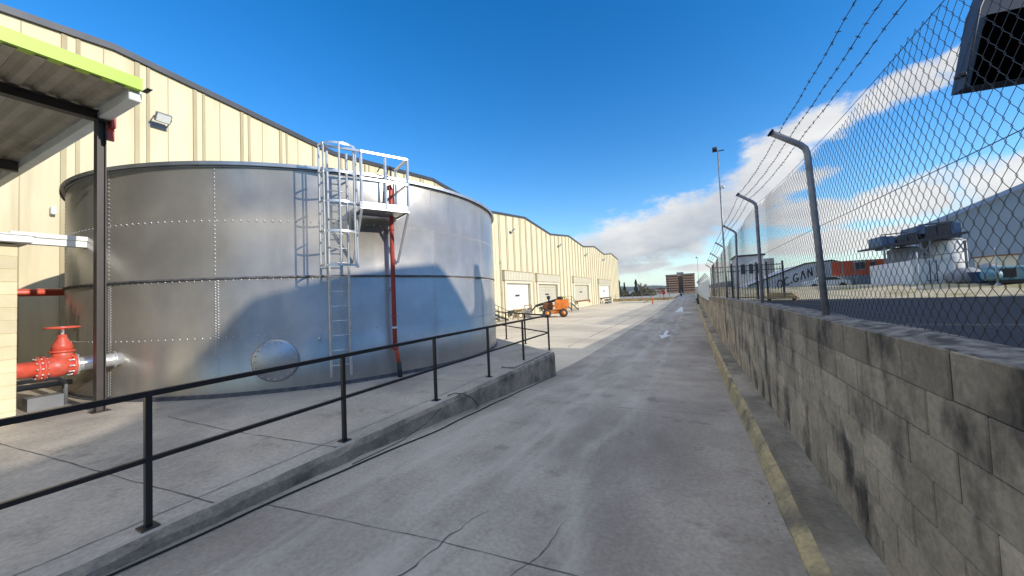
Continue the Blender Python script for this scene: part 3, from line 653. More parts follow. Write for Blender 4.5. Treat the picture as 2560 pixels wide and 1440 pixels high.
def ibeam(m, a, b, h, w, axis):
    # I section running along y (axis 0) or x (axis 1); a,b = centre of top at each end
    (x0, y0, z), (x1, y1, _) = a, b
    if axis == 0:
        m.box(x0-w/2, x0+w/2, y0, y1, z-.014, z); m.box(x0-w/2, x0+w/2, y0, y1, z-h, z-h+.014); m.box(x0-.006, x0+.006, y0, y1, z-h+.014, z-.014)
    else:
        m.box(x0, x1, y0-w/2, y0+w/2, z-.014, z); m.box(x0, x1, y0-w/2, y0+w/2, z-h, z-h+.014); m.box(x0, x1, y0-.006, y0+.006, z-h+.014, z-.014)
m = MB(); ibeam(m, (-8.9, -8, 5.045), (-8.9, 2.57, 5.045), .16, .15, 0); CN(m, 'beam', M['column'])
m = MB(); ibeam(m, (-13.3, -8, 5.045), (-13.3, 2.40, 5.045), .22, .15, 0); CN(m, 'beam', M['column'])
m = MB(); m.bevbox(-17.2, -7.66, 2.41, 2.56, 4.93, 5.10, .012); m.v = [(x, y, z-.006) for x, y, z in m.v]; CN(m, 'end_beam', M['white_steel'])
m = MB(); m.box(-8.975, -8.825, 2.39, 2.402, .012, 4.885); m.box(-8.975, -8.825, 2.488, 2.50, .012, 4.885); m.box(-8.906, -8.894, 2.402, 2.488, .012, 4.885); CN(m, 'column', M['column'])
m = MB(); m.box(-9.02, -8.78, 2.34, 2.55, .0, .012); CN(m, 'base_plate', M['column'])
m = MB(); m.box(-9.04, -8.76, 2.545, 2.60, 4.80, 5.03); m.box(-8.93, -8.87, 2.52, 2.61, 4.60, 4.82); build_each(m, 'bracket', M['red_pipe'], cn, (-8.9, 2.45, 0))
m = MB(); ibeam(m, (-8.9, -6.0, 5.045), (-8.9, -5.9, 5.045), .16, .15, 0); m.box(-9.0, -8.8, -5.6, -5.4, 0, 4.885); CN(m, 'column', M['column'])
# ------------------------------------------------------------------ warehouse
FX = -18.5
wh = thing('warehouse', 'long cream panelled warehouse with a row of low gables and loading docks', 'warehouse', loc=(FX, 0, 0))
def WH(mb, name, mt, par=wh): mb.v = [(x-FX, y, z) for x, y, z in mb.v]; return mb.build(name, mt, par)
PK = [(-4.8+(23.7-14.6)-9.1, 0)]
prof = [(-3.7, 10.43), (5.4, 11.33), (14.55, 10.43), (23.7, 11.33), (32.85, 10.43), (41.95, 11.33), (51.15, 10.43), (60.2, 11.33), (69.45, 10.43), (78.5, 11.33), (87.7, 10.43), (97.0, 11.33), (106.0, 10.43)]
prof = [(-21.9, 10.43), (-12.8, 11.33)]+prof
doors = [(36.1, 42.6, -.10, 2.93), (45.4, 53.1, -.12, 2.90), (62.2, 71.8, .12, 2.92), (81.3, 92.6, .15, 2.86)]
m = MB()
vs = [(FX, y, z) for y, z in prof]+[(FX-50, y, z) for y, z in prof]; n = len(prof)
m.add(vs, [(i, i+1, n+i+1, n+i) for i in range(n-1)])                       # roof planes
def zroof(y): return lerp(prof, y)
def strip_wall(a, b, z0, z1f):
    ys_ = sorted(set([a, b]+[p[0] for p in prof if a < p[0] < b])); 
    for p, q2 in zip(ys_, ys_[1:]): m.add([(FX, p, z0), (FX, q2, z0), (FX, q2, z1f(q2)), (FX, p, z1f(p))], [(0, 1, 2, 3)])
last = prof[0][0]
for (a, b, z0_, z1_) in doors:
    strip_wall(last, a, -1.6, zroof); strip_wall(a, b, z1_, zroof); strip_wall(a, b, -1.6, lambda y: z0_)
    d = .3; m.add([(FX, a, z0_), (FX-d, a, z0_), (FX-d, a, z1_), (FX, a, z1_), (FX, b, z0_), (FX-d, b, z0_), (FX-d, b, z1_), (FX, b, z1_)], [(0, 1, 2, 3), (4, 7, 6, 5), (3, 2, 6, 7), (0, 4, 5, 1)]); last = b
strip_wall(last, 106.0, -1.6, zroof)
m.add([(FX, 106, -1.6), (FX-50, 106, -1.6), (FX-50, 106, 10.43), (FX, 106, 10.43)], [(0, 1, 2, 3)]); m.add([(FX, -21.9, -1.6), (FX-50, -21.9, -1.6), (FX-50, -21.9, 10.43), (FX, -21.9, 10.43)], [(3, 2, 1, 0)])
# panel ribs
m.cur = 1; y = 4.17-1.8*14
def rib(y0, y1, d):
    zb = -1.2
    for a, b, z0_, z1_ in doors:
        if a-.9 < (y0+y1)/2 < b+.9: zb = 4.35
    zt = min(zroof(y0), zroof(y1))-.2
    m.box(FX+.001, FX+d, y0, y1, zb, zt)
while y < 105.5:
    rib(y, y+.13, .06); rib(y+.33, y+.43, .045); m.cur = 0; rib(y+.135, y+.325, .02); m.cur = 1
    if y < 34: rib(y+.98, y+1.0, .02)
    y += 1.8
WH(m, 'wall', [M['cream'], M['cream_rib']])
m = MB()
for (a, za), (b, zb) in zip(prof, prof[1:]):
    vs = [(FX+.12, a, za-.17), (FX+.12, b, zb-.17), (FX+.12, b, zb+.06), (FX+.12, a, za+.06), (FX-.2, a, za-.17), (FX-.2, b, zb-.17), (FX-.2, b, zb+.06), (FX-.2, a, za+.06)]
    m.add(vs, [(0, 1, 2, 3), (3, 2, 6, 7), (0, 4, 5, 1)])
WH(m, 'roof_flashing', M['roof_edge'])
m = MB(); m.box(FX+.0, FX+.10, -20, 15.0, 4.02, 4.07); WH(m, 'girt', M['cream_rib'])
for i, (a, b, z0_, z1_) in enumerate(doors):
    mt = M['door_white'] if i in (0, 3) else M['door_tan']; k = 7; dm = MB()
    for j in range(k):
        za, zb = z0_+(z1_-z0_)*j/k, z0_+(z1_-z0_)*(j+1)/k; dm.bevbox(FX-.24, FX-.19, a+.02, b-.02, za+.004, zb-.004, .012)
    dr = WH(dm, 'dock_door', mt); w = (b-a)*.09; yc = (a+b)/2; zc = (z0_+z1_)/2+.1
    WH(MB().bevbox(FX-.189, FX-.17, yc-w, yc+w, zc-.11, zc+.11, .01), 'door_window', M['glass'], dr)
    s = MB(); f = .55+.25*(i > 1); s.box(FX+.002, FX+.14, a-f, a-.02, z0_-.1, z1_+.02); s.box(FX+.002, FX+.14, b+.02, b+f, z0_-.1, z1_+.02); s.box(FX+.002, FX+.16, a-f, b+f, z1_+.022, z1_+.34)
    build_each(s, 'door_surround', M['cream_trim'], wh, (FX, 0, 0))
    s = MB(); s.box(FX+.001, FX+.32, a-f-.3, b+f+.3, z1_+.36, z1_+1.38); s.cur = 1; yy = a-f-.25
    while yy < b+f+.2: s.box(FX+.32, FX+.345, yy, yy+.05, z1_+.38, z1_+1.34); yy += .42
    s.cur = 1; s.box(FX+.0015, FX+.40, a-f-.35, b+f+.35, z1_+1.382, z1_+1.46); WH(s, 'dock_hood', [M['cream_trim'], M['cream_rib']])
    s = MB()
    s.box(FX+.002, FX+.22, a+.1, b-.1, z0_-.22, z0_-.02)
    for yy in (a+.2, b-.6): s.box(FX+.22, FX+.36, yy, yy+.4, z0_-.6, z0_-.1)
    build_each(s, 'dock_bumper', M['rust'] if i == 2 else M['dark'], wh, (FX, 0, 0))
for (px, py, sc) in ((408, 295, 1.0), (1285, 576, 1.1), (1402, 613, 1.2), (1468, 636, 1.3), (1512, 648, 1.6)):
    p = onx(px, py, FX+.5); s = MB(); e = .24*sc
    mt = Matrix.Translation(p) @ Matrix.Rotation(R(35), 4, 'Y'); s.bevbox(-.06, .06, -e, e, -e*.75, e*.75, .02, mt); fl = WH(s, 'floodlight', M['grey_steel'])
    s = MB(); s.box(.061, .07, -e*.85, e*.85, -e*.6, e*.6, mt); WH(s, 'lens', M['white_steel'], fl)
    s = MB(); s.bar(p+Vector((0, -e-.02, 0)), p+Vector((-.5, -e-.02, -.2)), .015); s.bar(p+Vector((0, e+.02, 0)), p+Vector((-.5, e+.02, -.2)), .015); s.box(FX+.002, FX+.05, p.y-e-.05, p.y+e+.05, p.z-.3, p.z-.1); WH(s, 'mount', M['grey_steel'], fl)
# small box and conduit low on the near wall
m = MB(); p = onx(130, 530, FX); m.bevbox(FX+.05, FX+.2, p.y-.06, p.y+.06, p.z-.1, p.z+.15, .02); WH(m, 'alarm_box', M['white_steel'])
# ------------------------------------------------------------------ dock stairs
def stair(label, x, ytop, ybot, ztop, zbot, w=1.0, land=1.6):
    t = thing('dock_stair', label, 'stair', loc=(x, ybot, zbot)); n = 6
    def ST(mb, name, mt): mb.v = [(a-x, b-ybot, c-zbot) for a, b, c in mb.v]; return mb.build(name, mt, t)
    for i in range(n):
        f = (i+.5)/n; yy = ytop+(ybot-ytop)*f; zz = ztop+(zbot-ztop)*f; ST(MB().box(x-w+.04, x-.04, yy-.16, yy+.16, zz-.02, zz+.02), 'tread', M['grey_steel'])
    for dx in (0, -w): 
        ST(MB().extr([(x+dx-.03, ytop, ztop-.1), (x+dx-.03, ybot, zbot+.0), (x+dx-.03, ybot, zbot+.2), (x+dx-.03, ytop, ztop+.1)], (.05, 0, 0)), 'stringer', M['dark_steel'])
        m = MB()
        for h in (1.0, .55): m.tube([(x+dx, ytop-land, ztop+h), (x+dx, ytop, ztop+h), (x+dx, ybot, zbot+h)], .028, 6)
        for yy, zz in ((ytop-land, ztop), (ytop, ztop), ((ytop+ybot)/2, (ztop+zbot)/2), (ybot, zbot)): m.bar((x+dx, yy, zz), (x+dx, yy, zz+1.0), .022)
        build_each(m, 'rail', M['column'], t, (x, ybot, zbot))
    ST(MB().box(x-w, x, ytop-land, ytop, ztop-.08, ztop), 'landing', M['grey_steel'])
    m = MB()
    for dx in (-.05, -w+.05): m.bar((x+dx, ytop-land+.1, ztop-.08), (x+dx, ytop-land+.1, zbot), .03); m.bar((x+dx, ytop-.05, ztop-.08), (x+dx, ytop-.05, zbot), .03)
    build_each(m, 'leg', M['dark_steel'], t, (x, ybot, zbot))
stair('dark steel stair down from the warehouse just past the tank before the first dock door', -16.6, 28.6, 32.6, .15, G(32))
stair('dark steel stair between the second and third dock doors behind the orange machine', -15.2, 49.5, 52.8, .12, G(52), land=3.0)
# ------------------------------------------------------------------ orange machine in the yard
bm = thing('boom_lift', 'orange boom lift with folded arm and wheels parked in the sunny dock yard', 'boom lift', loc=(-13.7, 38.2, G(38)), rz=R(20)); bm.scale = (1.1, 1.1, 1.1)
def wheel(par, x, y, r=.42, w=.3):
    t = MB(); t.lathe([(0, r*.8), (.03, r), (w-.03, r), (w, r*.8)], (x, y-w/2, r), (0, 1, 0), 20); o = t.build('wheel', M['dark'], par)
    t = MB(); t.lathe([(0, r*.5), (.02, r*.45)], (x, y-w/2-.02 if y < 0 else y+w/2, r), (0, 1, 0), 16); t.build('rim', M['orange'], o)
m = MB(); m.bevbox(-1.0, 1.1, -.7, .7, .35, .72, .06); m.build('chassis', M['orange'], bm)
for x in (-.75, .85):
    for y in (-.82, .82): wheel(bm, x, y)
m = MB(); m.extr([(.05, -.85, .76), (1.25, -.85, .76), (1.45, -.85, 1.25), (1.35, -.85, 1.72), (.15, -.85, 1.72), (-.02, -.85, 1.2)], (0, 1.6, 0)); m.build('engine_cover', M['orange'], bm)
m = MB(); m.bevbox(.2, 1.2, -.88, -.852, .95, 1.5, .01)
for k in range(5): m.box(.3, 1.1, -.9, -.881, 1.0+.09*k, 1.03+.09*k)
m.build('vent_panel', M['orange'], bm)
m = MB(); m.bevbox(-1.15, -.15, -.55, .55, .76, 1.45, .08); m.build('turret', M['rust'], bm)
m = MB(); m.bar((.9, .1, 1.85), (-1.9, .1, 1.15), .12); m.bar((-1.9, .1, 1.1), (-2.4, .1, .55), .07); m.build('boom', M['dark'], bm)
m = MB(); m.box(-3.0, -2.3, -.5, .7, .28, .34)
for x in (-3.0, -2.3):
    for y in (-.5, .7): m.bar((x, y, .3), (x, y, 1.25), .025)
for z in (.8, 1.25): m.tube([(-3.0, -.5, z), (-2.3, -.5, z), (-2.3, .7, z), (-3.0, .7, z)], .025, 6, closed=True)
m.build('basket', M['timber'], bm)
m = MB(); m.tube([(-.5, 0, 1.45), (-.55, .0, 1.9)], .09, 10); m.ball((-.55, 0, 1.95), .2); m.bevbox(.35, .8, -.4, .3, 1.73, 2.0, .06); m.build('motor', M['dark_steel'], bm)
m = MB(); c0 = (-12.3+1.3, 37.2+.1, G(37)); 
for i in range(9):
    for j in range(7):
        pass
vs = []; nx, ny = 9, 8
for j in range(ny):
    for i in range(nx):
        u, v = i/(nx-1), j/(ny-1); x = .75+.7*u; y = -.75+.55*v; z = 1.76+.25*math.exp(-((u-.45)**2)*9)+.04*math.sin(u*9+v*4)-(.75*max(0, u-.72)/.28 if u > .72 else 0)
        if u > .72: x = 1.27+.12*(u-.72)
        vs.append((x, y, z))
lo_ = [(x, y, z-.02) for x, y, z in vs]
m.add(vs+lo_, [(j*nx+i, j*nx+i+1, (j+1)*nx+i+1, (j+1)*nx+i) for j in range(ny-1) for i in range(nx-1)]+[(nx*ny+j*nx+i, nx*ny+(j+1)*nx+i, nx*ny+(j+1)*nx+i+1, nx*ny+j*nx+i+1) for j in range(ny-1) for i in range(nx-1)], True)
o = m.build('safety_jacket', M['hivis']); o.location = bm.location; o.rotation_euler = bm.rotation_euler; o.scale = bm.scale; tag(o, 'bright yellow hi-vis jacket draped over the orange machine', 'jacket')
# white tank beside the machine, trestle, crates
m = MB(); p = Vector((-17.3, 38.6, G(38))); m.bevbox(p.x-.35, p.x+.35, p.y-.5, p.y+.5, p.z+.12, p.z+.85, .1); m.tube([(p.x, p.y, p.z+.85), (p.x, p.y, p.z+1.0)], .12, 12); m.box(p.x-.4, p.x+.4, p.y-.55, p.y+.55, p.z, p.z+.1)
tag(m.build('plastic_tank', M['white_steel']), 'white plastic liquid tank on a pallet left of the orange machine', 'plastic tank')
tr = thing('trestle', 'rusty yellow trestle standing below the first dock door', 'trestle', loc=(-16.3, 34.3, G(34)))
m = MB()
for y in (-.6, .6):
    m.bar((-.35, y, 0), (0, y, 1.0), .035); m.bar((.35, y, 0), (0, y, 1.0), .035)
m.build('leg', M['timber'], tr); MB().box(-.09, .09, -.9, .9, 1.0, 1.1).build('top_beam', M['timber'], tr)
base = None
crl = ['dark crate on the ground below the far dock door, nearest of four', 'dark crate below the far dock door, set back towards the wall', 'dark crate stacked on the nearest crate below the far dock door', 'dark crate stacked on the set back crate below the far dock door']
for i, (dx, dy_, dz_) in enumerate(((0, 0, 0), (.1, 2.2, 0), (0, 0, .55), (.1, 2.2, .55))):
    if base is None:
        base = thing('crate', crl[0], 'crate', 'crates by the far dock door'); m = MB()
        m.box(-.4, .4, -.6, .6, .08, .14)
        for k in range(3): m.box(.36, .4, -.6, .6, .16+.11*k, .24+.11*k); m.box(-.4, -.36, -.6, .6, .16+.11*k, .24+.11*k); m.box(-.36, .36, -.6, -.56, .16+.11*k, .24+.11*k); m.box(-.36, .36, .56, .6, .16+.11*k, .24+.11*k)
        build_each(m, 'slat', M['grey_steel'], base)
        m = MB()
        for x in (-.38, .34):
            for y in (-.58, .54): m.box(x, x+.04, y, y+.04, 0, .5)
        build_each(m, 'corner_post', M['dark_steel'], base); o = base
    else: o = copy_tree(base); o['label'] = crl[i]
    o.location = (-17.1+dx, 82+dy_, G(83)+dz_)
# ------------------------------------------------------------------ far end of the yard
rw = thing('retaining_wall', 'low tan retaining wall across the far end of the yard', 'wall')
m = MB(); m.box(FX+.02, -4.4, 96.7, 97.0, -1.5, -.62); m.build('wall', M['moss_kerb'], rw)
m = MB(); m.box(FX+.02, -4.35, 96.6, 97.05, -.618, -.54); m.build('coping', M['platform'], rw)
pfn = thing('post_and_rail_fence', 'thin post and rail fence on the low wall at the far end of the yard', 'fence')
m = MB()
for x in frange(-18, -5, 2.2): m.bar((x, 96.85, -.54), (x, 96.85, .55), .05)
build_each(m, 'post', M['grey_steel'], pfn); m = MB(); m.tube([(-18, 96.85, .5), (-5, 96.85, .5)], .03, 6); m.tube([(-18, 96.85, .0), (-5, 96.85, .0)], .02, 6); build_each(m, 'rail', M['grey_steel'], pfn)
p = onz(1660, 752, -.95); sg = thing('road_sign', 'round red road sign on a red post at the far end of the road', 'road sign', loc=p)
m = MB(); m.bar((0, 0, 0), (0, 0, 1.5), .05); m.build('post', M['sign_red'], sg)
m = MB(); m.lathe([(0, .33), (.04, .33)], (0, -.04, 1.6), (0, 1, 0), 16); m.build('disc', M['sign_red'], sg)
p = onz(1703, 740, -.76); m = MB(); m.cyl((0, 0), .22, 0, 1.4, 10); m.ball((0, 0, 1.4), .22); o = m.build('bollard', M['dark_steel']); o.location = p; tag(o, 'small dark bollard where the road meets the far street', 'bollard')
p0 = onz(1632, 760, -1.1); bg_ = thing('barrier', 'striped orange lifting barrier arm at the end of the yard', 'barrier', loc=p0)
MB().bar((0, 0, 0), (0, 0, 1.1), .12).build('post', M['orange'], bg_); MB().bar((0, 0, 1.0), (-1.6, .2, .2), .06).build('arm', M['timber'], bg_)
# apartment block
ap = thing('apartment_block', 'striped brick apartment block of eight storeys at the end of the road', 'apartment block', loc=(-5.5, 230, -1.9))
a0_, a1_ = -7.9, 7.1; Ht = 11.4
m = MB(); m.box(a0_, -1.6, 0, 14, 0, Ht-.6); m.box(1.1, a1_, 0, 14, 0, Ht-.4); m.box(-1.6, 1.1, 2.2, 14, 0, Ht-.2); m.build('wall', M['brick_pink'], ap)
for (x0_, x1_) in ((a0_+1.7, -1.62), (1.12, a1_-.2)):
    for k in range(7):
        MB().box(x0_, x1_, -.12, 0, 1.7+1.36*k, 2.3+1.36*k).build('balcony_band', M['brick_dark'], ap)
m = MB()
for k in range(7): m.box(a0_+.15, a0_+1.45, -.08, 0, 1.6+1.36*k, 2.4+1.36*k)
build_each(m, 'window', M['glass'], ap)
m = MB(); m.box(-1.2, .8, 2.0, 2.2, .5, Ht-1.2); m.build('stair_glazing', M['glass'], ap)
m = MB(); m.box(a0_-.2, -1.55, -.25, 14.2, Ht-.6, Ht-.1); m.box(1.05, a1_+.2, -.25, 14.2, Ht-.4, Ht+.05); m.box(-2.2, 1.4, 3, 10, Ht-.2, Ht+1.1); m.build('roof', M['grey_wall'], ap)
# distant houses, hedges, trees, hills
def far_house(label, px0, px1, py0, py1, y, mt, roof):
    a, b = ony(px0, py1, y), ony(px1, py0, y); t = thing('house', label, 'house', loc=(a.x, y, -1.9)); w = b.x-a.x; h = b.z+1.9
    MB().box(0, w, 0, w*.6, 0, h).build('wall', mt, t); m = MB(); m.extr([(-.3, -.3, h), (w/2, -.3, h+w*.16), (w+.3, -.3, h)], (0, w*.6+.6, 0)); m.build('roof', roof, t)
    m = MB(); nn = max(2, int(w/3))
    for i in range(nn): m.box(w*(i+.3)/nn, w*(i+.6)/nn, -.05, 0, h*.4, h*.72)
    build_each(m, 'window', M['glass'], t)
far_house('white low house between the cypresses beyond the yard', 1567, 1585, 727, 736, 170, M['white_wall'], M['grey_wall'])
far_house('pinkish low house left of the apartment block', 1640, 1664, 722, 735, 260, M['brick_pink'], M['brick_dark'])
far_house('long pale shed beyond the bare trees', 1600, 1640, 726, 735, 250, M['white_wall'], M['brick_dark'])
def cypress(label, px, py_top, y, w):
    b = ony(px, 735, y); t_ = ony(px, py_top, y); H_ = t_.z+1.6; t = thing('cypress_tree', label, 'tree', 'cypresses beyond the yard', loc=(b.x, y, -1.6))
    MB().tube([(0, 0, 0), (0, 0, H_*.8)], [.25, .05], 7).build('trunk', M['twig'], t); m = MB()
    for i in range(900):
        z = random.random()**.8*H_*.93+.4; rmax = w*max(.02, 1-z/H_)**.6*(.75+.25*math.sin(z*2.3)); a = random.uniform(0, 6.28); r_ = rmax*random.uniform(.3, 1.0)
        c = Vector((r_*math.cos(a), r_*math.sin(a), z)); s = w*.22
        d = Vector((random.gauss(0, 1), random.gauss(0, 1), random.gauss(0, 1.5))).normalized()*s; e = d.orthogonal().normalized()*s*.6; m.add([c-d, c+e, c+d, c-e], [(0, 1, 2, 3)])
    m.build('crown', M['cypress'], t)
cypress('dark cypress hard against the warehouse corner', 1549, 700, 140, 1.1)
cypress('slim dark cypress just right of the warehouse corner', 1562, 706, 150, 1.05)
cypress('dark cypress left of the bare tree', 1591, 699, 150, 1.3)
def bare_tree(label, px, py_top, y, spread, seed):
    rnd = random.Random(seed); b = ony(px, 735, y); H_ = ony(px, py_top, y).z+1.6; t = thing('bare_tree', label, 'tree', 'leafless trees beyond the yard', loc=(b.x, y, -1.6))
    m = MB(); tw = MB()
    def br(p, d, l, r_, dep):
        q_ = p+d*l; (m if dep < 2 else tw).tube([p, p.lerp(q_, .5)+Vector((rnd.uniform(-.1, .1), 0, rnd.uniform(0, .1)))*l, q_], [max(.06, r_), max(.055, r_*.8), max(.05, r_*.6)], 5 if dep < 2 else 3)
        if dep >= 5: return
        for k in range(3 if dep < 4 else 3):
            a = rnd.uniform(0, 6.28); sp_ = rnd.uniform(.25, .6)*spread; nd = (d+Vector((math.cos(a)*sp_, math.sin(a)*sp_, .12))).normalized(); br(p.lerp(q_, rnd.uniform(.55, 1)), nd, l*rnd.uniform(.62, .82), r_*.55, dep+1)
    br(Vector((0, 0, 0)), Vector((0, 0, 1)), H_*.27, .32, 0)
    m.build('trunk', M['twig'], t); tw.build('crown', M['twig'], t)
bare_tree('tallest pale leafless tree beside the cypress beyond the yard', 1604, 692, 140, 1.0, 3)
bare_tree('smaller leafless tree right of the tall one', 1622, 708, 150, 1.3, 5)
bare_tree('low leafless tree midway to the red road sign', 1640, 716, 170, 1.4, 8)
m = MB(); rnd = random.Random(4)
for i in range(5200):
    x = rnd.uniform(-44, -12); y = rnd.uniform(134, 146); z = -1.5+rnd.random()**1.3*(2.6+.9*math.sin(x*.7)+.5*math.sin(x*1.9)); c = Vector((x, y, z)); d = Vector((rnd.gauss(0, 1), rnd.gauss(0, 1), rnd.gauss(0, 1))).normalized()*.34; e = d.orthogonal().normalized()*.22; m.add([c-d, c+e, c+d, c-e], [(0, 1, 2, 3)])
o = m.build('hedge', M['hedge']); tag(o, 'brownish bushes and scrub behind the far street', 'bushes', kind='stuff')
m = MB(); n = 80; vs = []
for i in range(n+1):
    a = R(-40+100*i/n); d = 1500; h = 14+9*math.sin(i*.35)+5*math.sin(i*.9+1); vs += [(d*math.sin(a), d*math.cos(a), -3), (d*math.sin(a), d*math.cos(a), h), (1.3*d*math.sin(a), 1.3*d*math.cos(a), h*.6)]
m.add(vs, [(3*i+k, 3*i+3+k, 3*i+4+k, 3*i+1+k)[::-1] for i in range(n) for k in range(2)], True); struct(m.build('hills', M['hill']))
# ------------------------------------------------------------------ lamp posts
def lamp_post(label, x, y, zb, zt, cam_z=None):
    t = thing('lamp_post', label, 'lamp post', loc=(x, y, zb)); H_ = zt-zb
    MB().tube([(0, 0, 0), (0, 0, H_)], [.085, .05], 10).build('pole', M['post'], t); m = MB(); m.bar((-.4, 0, H_), (.45, 0, H_), .035); m.build('crossbar', M['dark_steel'], t)
    mt = Matrix.Translation((-.22, -.05, H_+.2)) @ Matrix.Rotation(R(-30), 4, 'X'); f = MB().bevbox(-.17, .17, -.12, .12, -.13, .13, .03, mt).build('floodlight', M['dark_steel'], t)
    MB().box(-.14, .14, .121, .13, -.1, .1, mt).build('lens', M['white_steel'], f)
    if cam_z: m = MB(); m.bar((0, 0, cam_z-zb+.05), (.22, 0, cam_z-zb+.05), .025); m.lathe([(0, .11), (.12, .13), (.2, .08)], (.22, 0, cam_z-zb-.17), (0, 0, 1), 14); m.build('camera_dome', M['white_steel'], t)
p = onx(1795, 378, 2.5); q_ = onx(1808, 470, 2.5); lamp_post('tall slim lamp post with floodlight and white camera dome behind the fence', 2.5, 34.2, .3, p.z*34.2/p.y*1.0, q_.z*34.2/q_.y)
a = ony(1743, 645, 120); lamp_post('distant thin lamp post right of the apartment block', a.x, 120, -1, a.z)
# ------------------------------------------------------------------ things beyond the fence on the right
def sheds(): pass
# bar fence
b0, b1 = ony(1786, 742, 41), ony(1962, 742, 41); zt0 = ony(1870, 662, 41).z
bf = thing('bar_fence', 'dark vertical bar fence and gate behind the chain link fence', 'fence')
m = MB()
for x in frange(b0.x, b1.x, .22): m.bar((x, 41, .2), (x, 41, zt0), .018)
build_each(m, 'bar', M['dark_steel'], bf); m = MB()
for z in (.45, zt0-.55, zt0-.1): m.bar((b0.x, 41, z), (b1.x, 41, z), .035)
for x in (b0.x, b0.x+1.6, b0.x+3.6, b0.x+4.4, b1.x): m.bar((x, 41.06, .1), (x, 41.06, zt0+.2), .07)
build_each(m, 'frame', M['dark_steel'], bf)
# white block building with dark flat roof edge
a, b = ony(1848, 742, 80), ony(1908, 638, 80); bb = thing('office_block', 'white boxy office building with dark roof edge behind the second fence post', 'building', loc=(a.x, 80, -.3)); w = b.x-a.x; h = b.z+.3
MB().box(0, w, 0, 9, 0, h).build('wall', M['white_wall'], bb); MB().box(-.25, w+.3, -.3, 9.3, h, h+.3).build('roof', M['dark_steel'], bb)
m = MB(); 
for i in range(3): m.box(w*(.15+.3*i), w*(.3+.3*i), -.05, 0, h*.55, h*.8)
build_each(m, 'window', M['glass'], bb); MB().box(w, w+1.9, 2, 9, 0, h*.93).build('side_wing', M['grey_wall'], bb)
# white gabled shed with black lettering
A = [ony(1870, 742, 62), ony(1870, 716, 62), ony(2013, 660, 62), ony(2080, 652, 62), ony(2128, 662, 62), ony(2128, 715, 62)]
gs = thing('lettered_shed', 'white shed with sloping dark roof line and black lettering behind the fence', 'shed', loc=(A[0].x, 62, 0)); o0 = Vector((A[0].x, 62, 0))
pg = [p-o0 for p in A]; pg[0].z = -.5; pg[-1].z = -.5
MB().extr(pg, (0, 14, 0)).build('wall', M['white_wall'], gs)
m = MB(); d = (pg[2]-pg[1]); 
for p, q_ in ((pg[1], pg[2]), (pg[2], pg[3]), (pg[3], pg[4])): m.extr([p+Vector((0, -.3, 0)), q_+Vector((0, -.3, 0)), q_+Vector((0, -.3, .16)), p+Vector((0, -.3, .14))], (0, .6, 0))
m.build('roof', M['dark_steel'], gs)
ux = (pg[2]-pg[1]).normalized(); uz = Vector((0, 0, 1)); O = ony(1944, 722, 62)-o0; hh = 1.35
def stroke(m, pts, w=.13):
    for (a, b), (c, d_) in zip(pts, pts[1:]):
        P0 = O+ux*a*.56+uz*b*.85; P1 = O+ux*c*.56+uz*d_*.85; t_ = (P1-P0); nrm = Vector((-t_.z, 0, t_.x)).normalized()*w/2; e = t_.normalized()*w*.3
        m.extr([P0-e+nrm+Vector((0, -.06, 0)), P1+e+nrm+Vector((0, -.06, 0)), P1+e-nrm+Vector((0, -.06, 0)), P0-e-nrm+Vector((0, -.06, 0))], (0, .04, 0))
def arc(cx, cz, rx, rz_, a0, a1, n=12): return [(cx+rx*math.cos(R(a0+(a1-a0)*i/n)), cz+rz_*math.sin(R(a0+(a1-a0)*i/n))) for i in range(n+1)]
m = MB(); stroke(m, arc(.6, .65, .55, .62, 0, 360)); m.build('letter_o', M['letter'], gs)
m = MB(); stroke(m, arc(2.15, .65, .55, .62, 50, 310)); m.build('letter_c', M['letter'], gs)
m = MB(); stroke(m, [(3.0, .15), (3.2, .15)], .2); m.build('lettering_dot', M['letter'], gs)
m = MB(); stroke(m, arc(4.1, .65, .55, .62, 50, 340)+[(4.15, .45)]); m.build('letter_g', M['letter'], gs)
m = MB(); stroke(m, [(5.1, 0), (5.6, 1.3), (6.1, 0)]); m.build('letter_a', M['letter'], gs)
m = MB(); stroke(m, [(6.7, 0), (6.7, 1.3), (7.5, 0), (7.5, 1.3)]); m.build('letter_n', M['letter'], gs)
# red building
a, b = ony(2080, 690, 56), ony(2232, 645, 56); rb = thing('red_clad_building', 'red and grey clad building with square windows behind the fence', 'building', loc=(a.x, 56, 1.0)); w = b.x-a.x; h = b.z-1.0
MB().box(0, w, 0, 6, 0, h).build('wall', M['grey_wall'], rb)
for x0_, x1_ in ((0, .9), (1.1, 2.0), (3.1, 3.5), (3.95, 4.9)): MB().box(x0_, x1_, -.06, 0, h*.42, h-.06).build('red_panel', M['brick_red'], rb)
MB().box(2.15, 3.05, -.06, 0, h*.42, h*.62).build('red_panel', M['brick_red'], rb)
for x0_ in (2.2, 2.65, 3.55): MB().box(x0_, x0_+.35, -.08, 0, h*.66, h*.9).build('window', M['glass'], rb)
m = MB(); m.box(1.9, w, -1.4, -.1, 0, h*.38); m.build('plinth', M['grey_clad'], rb)
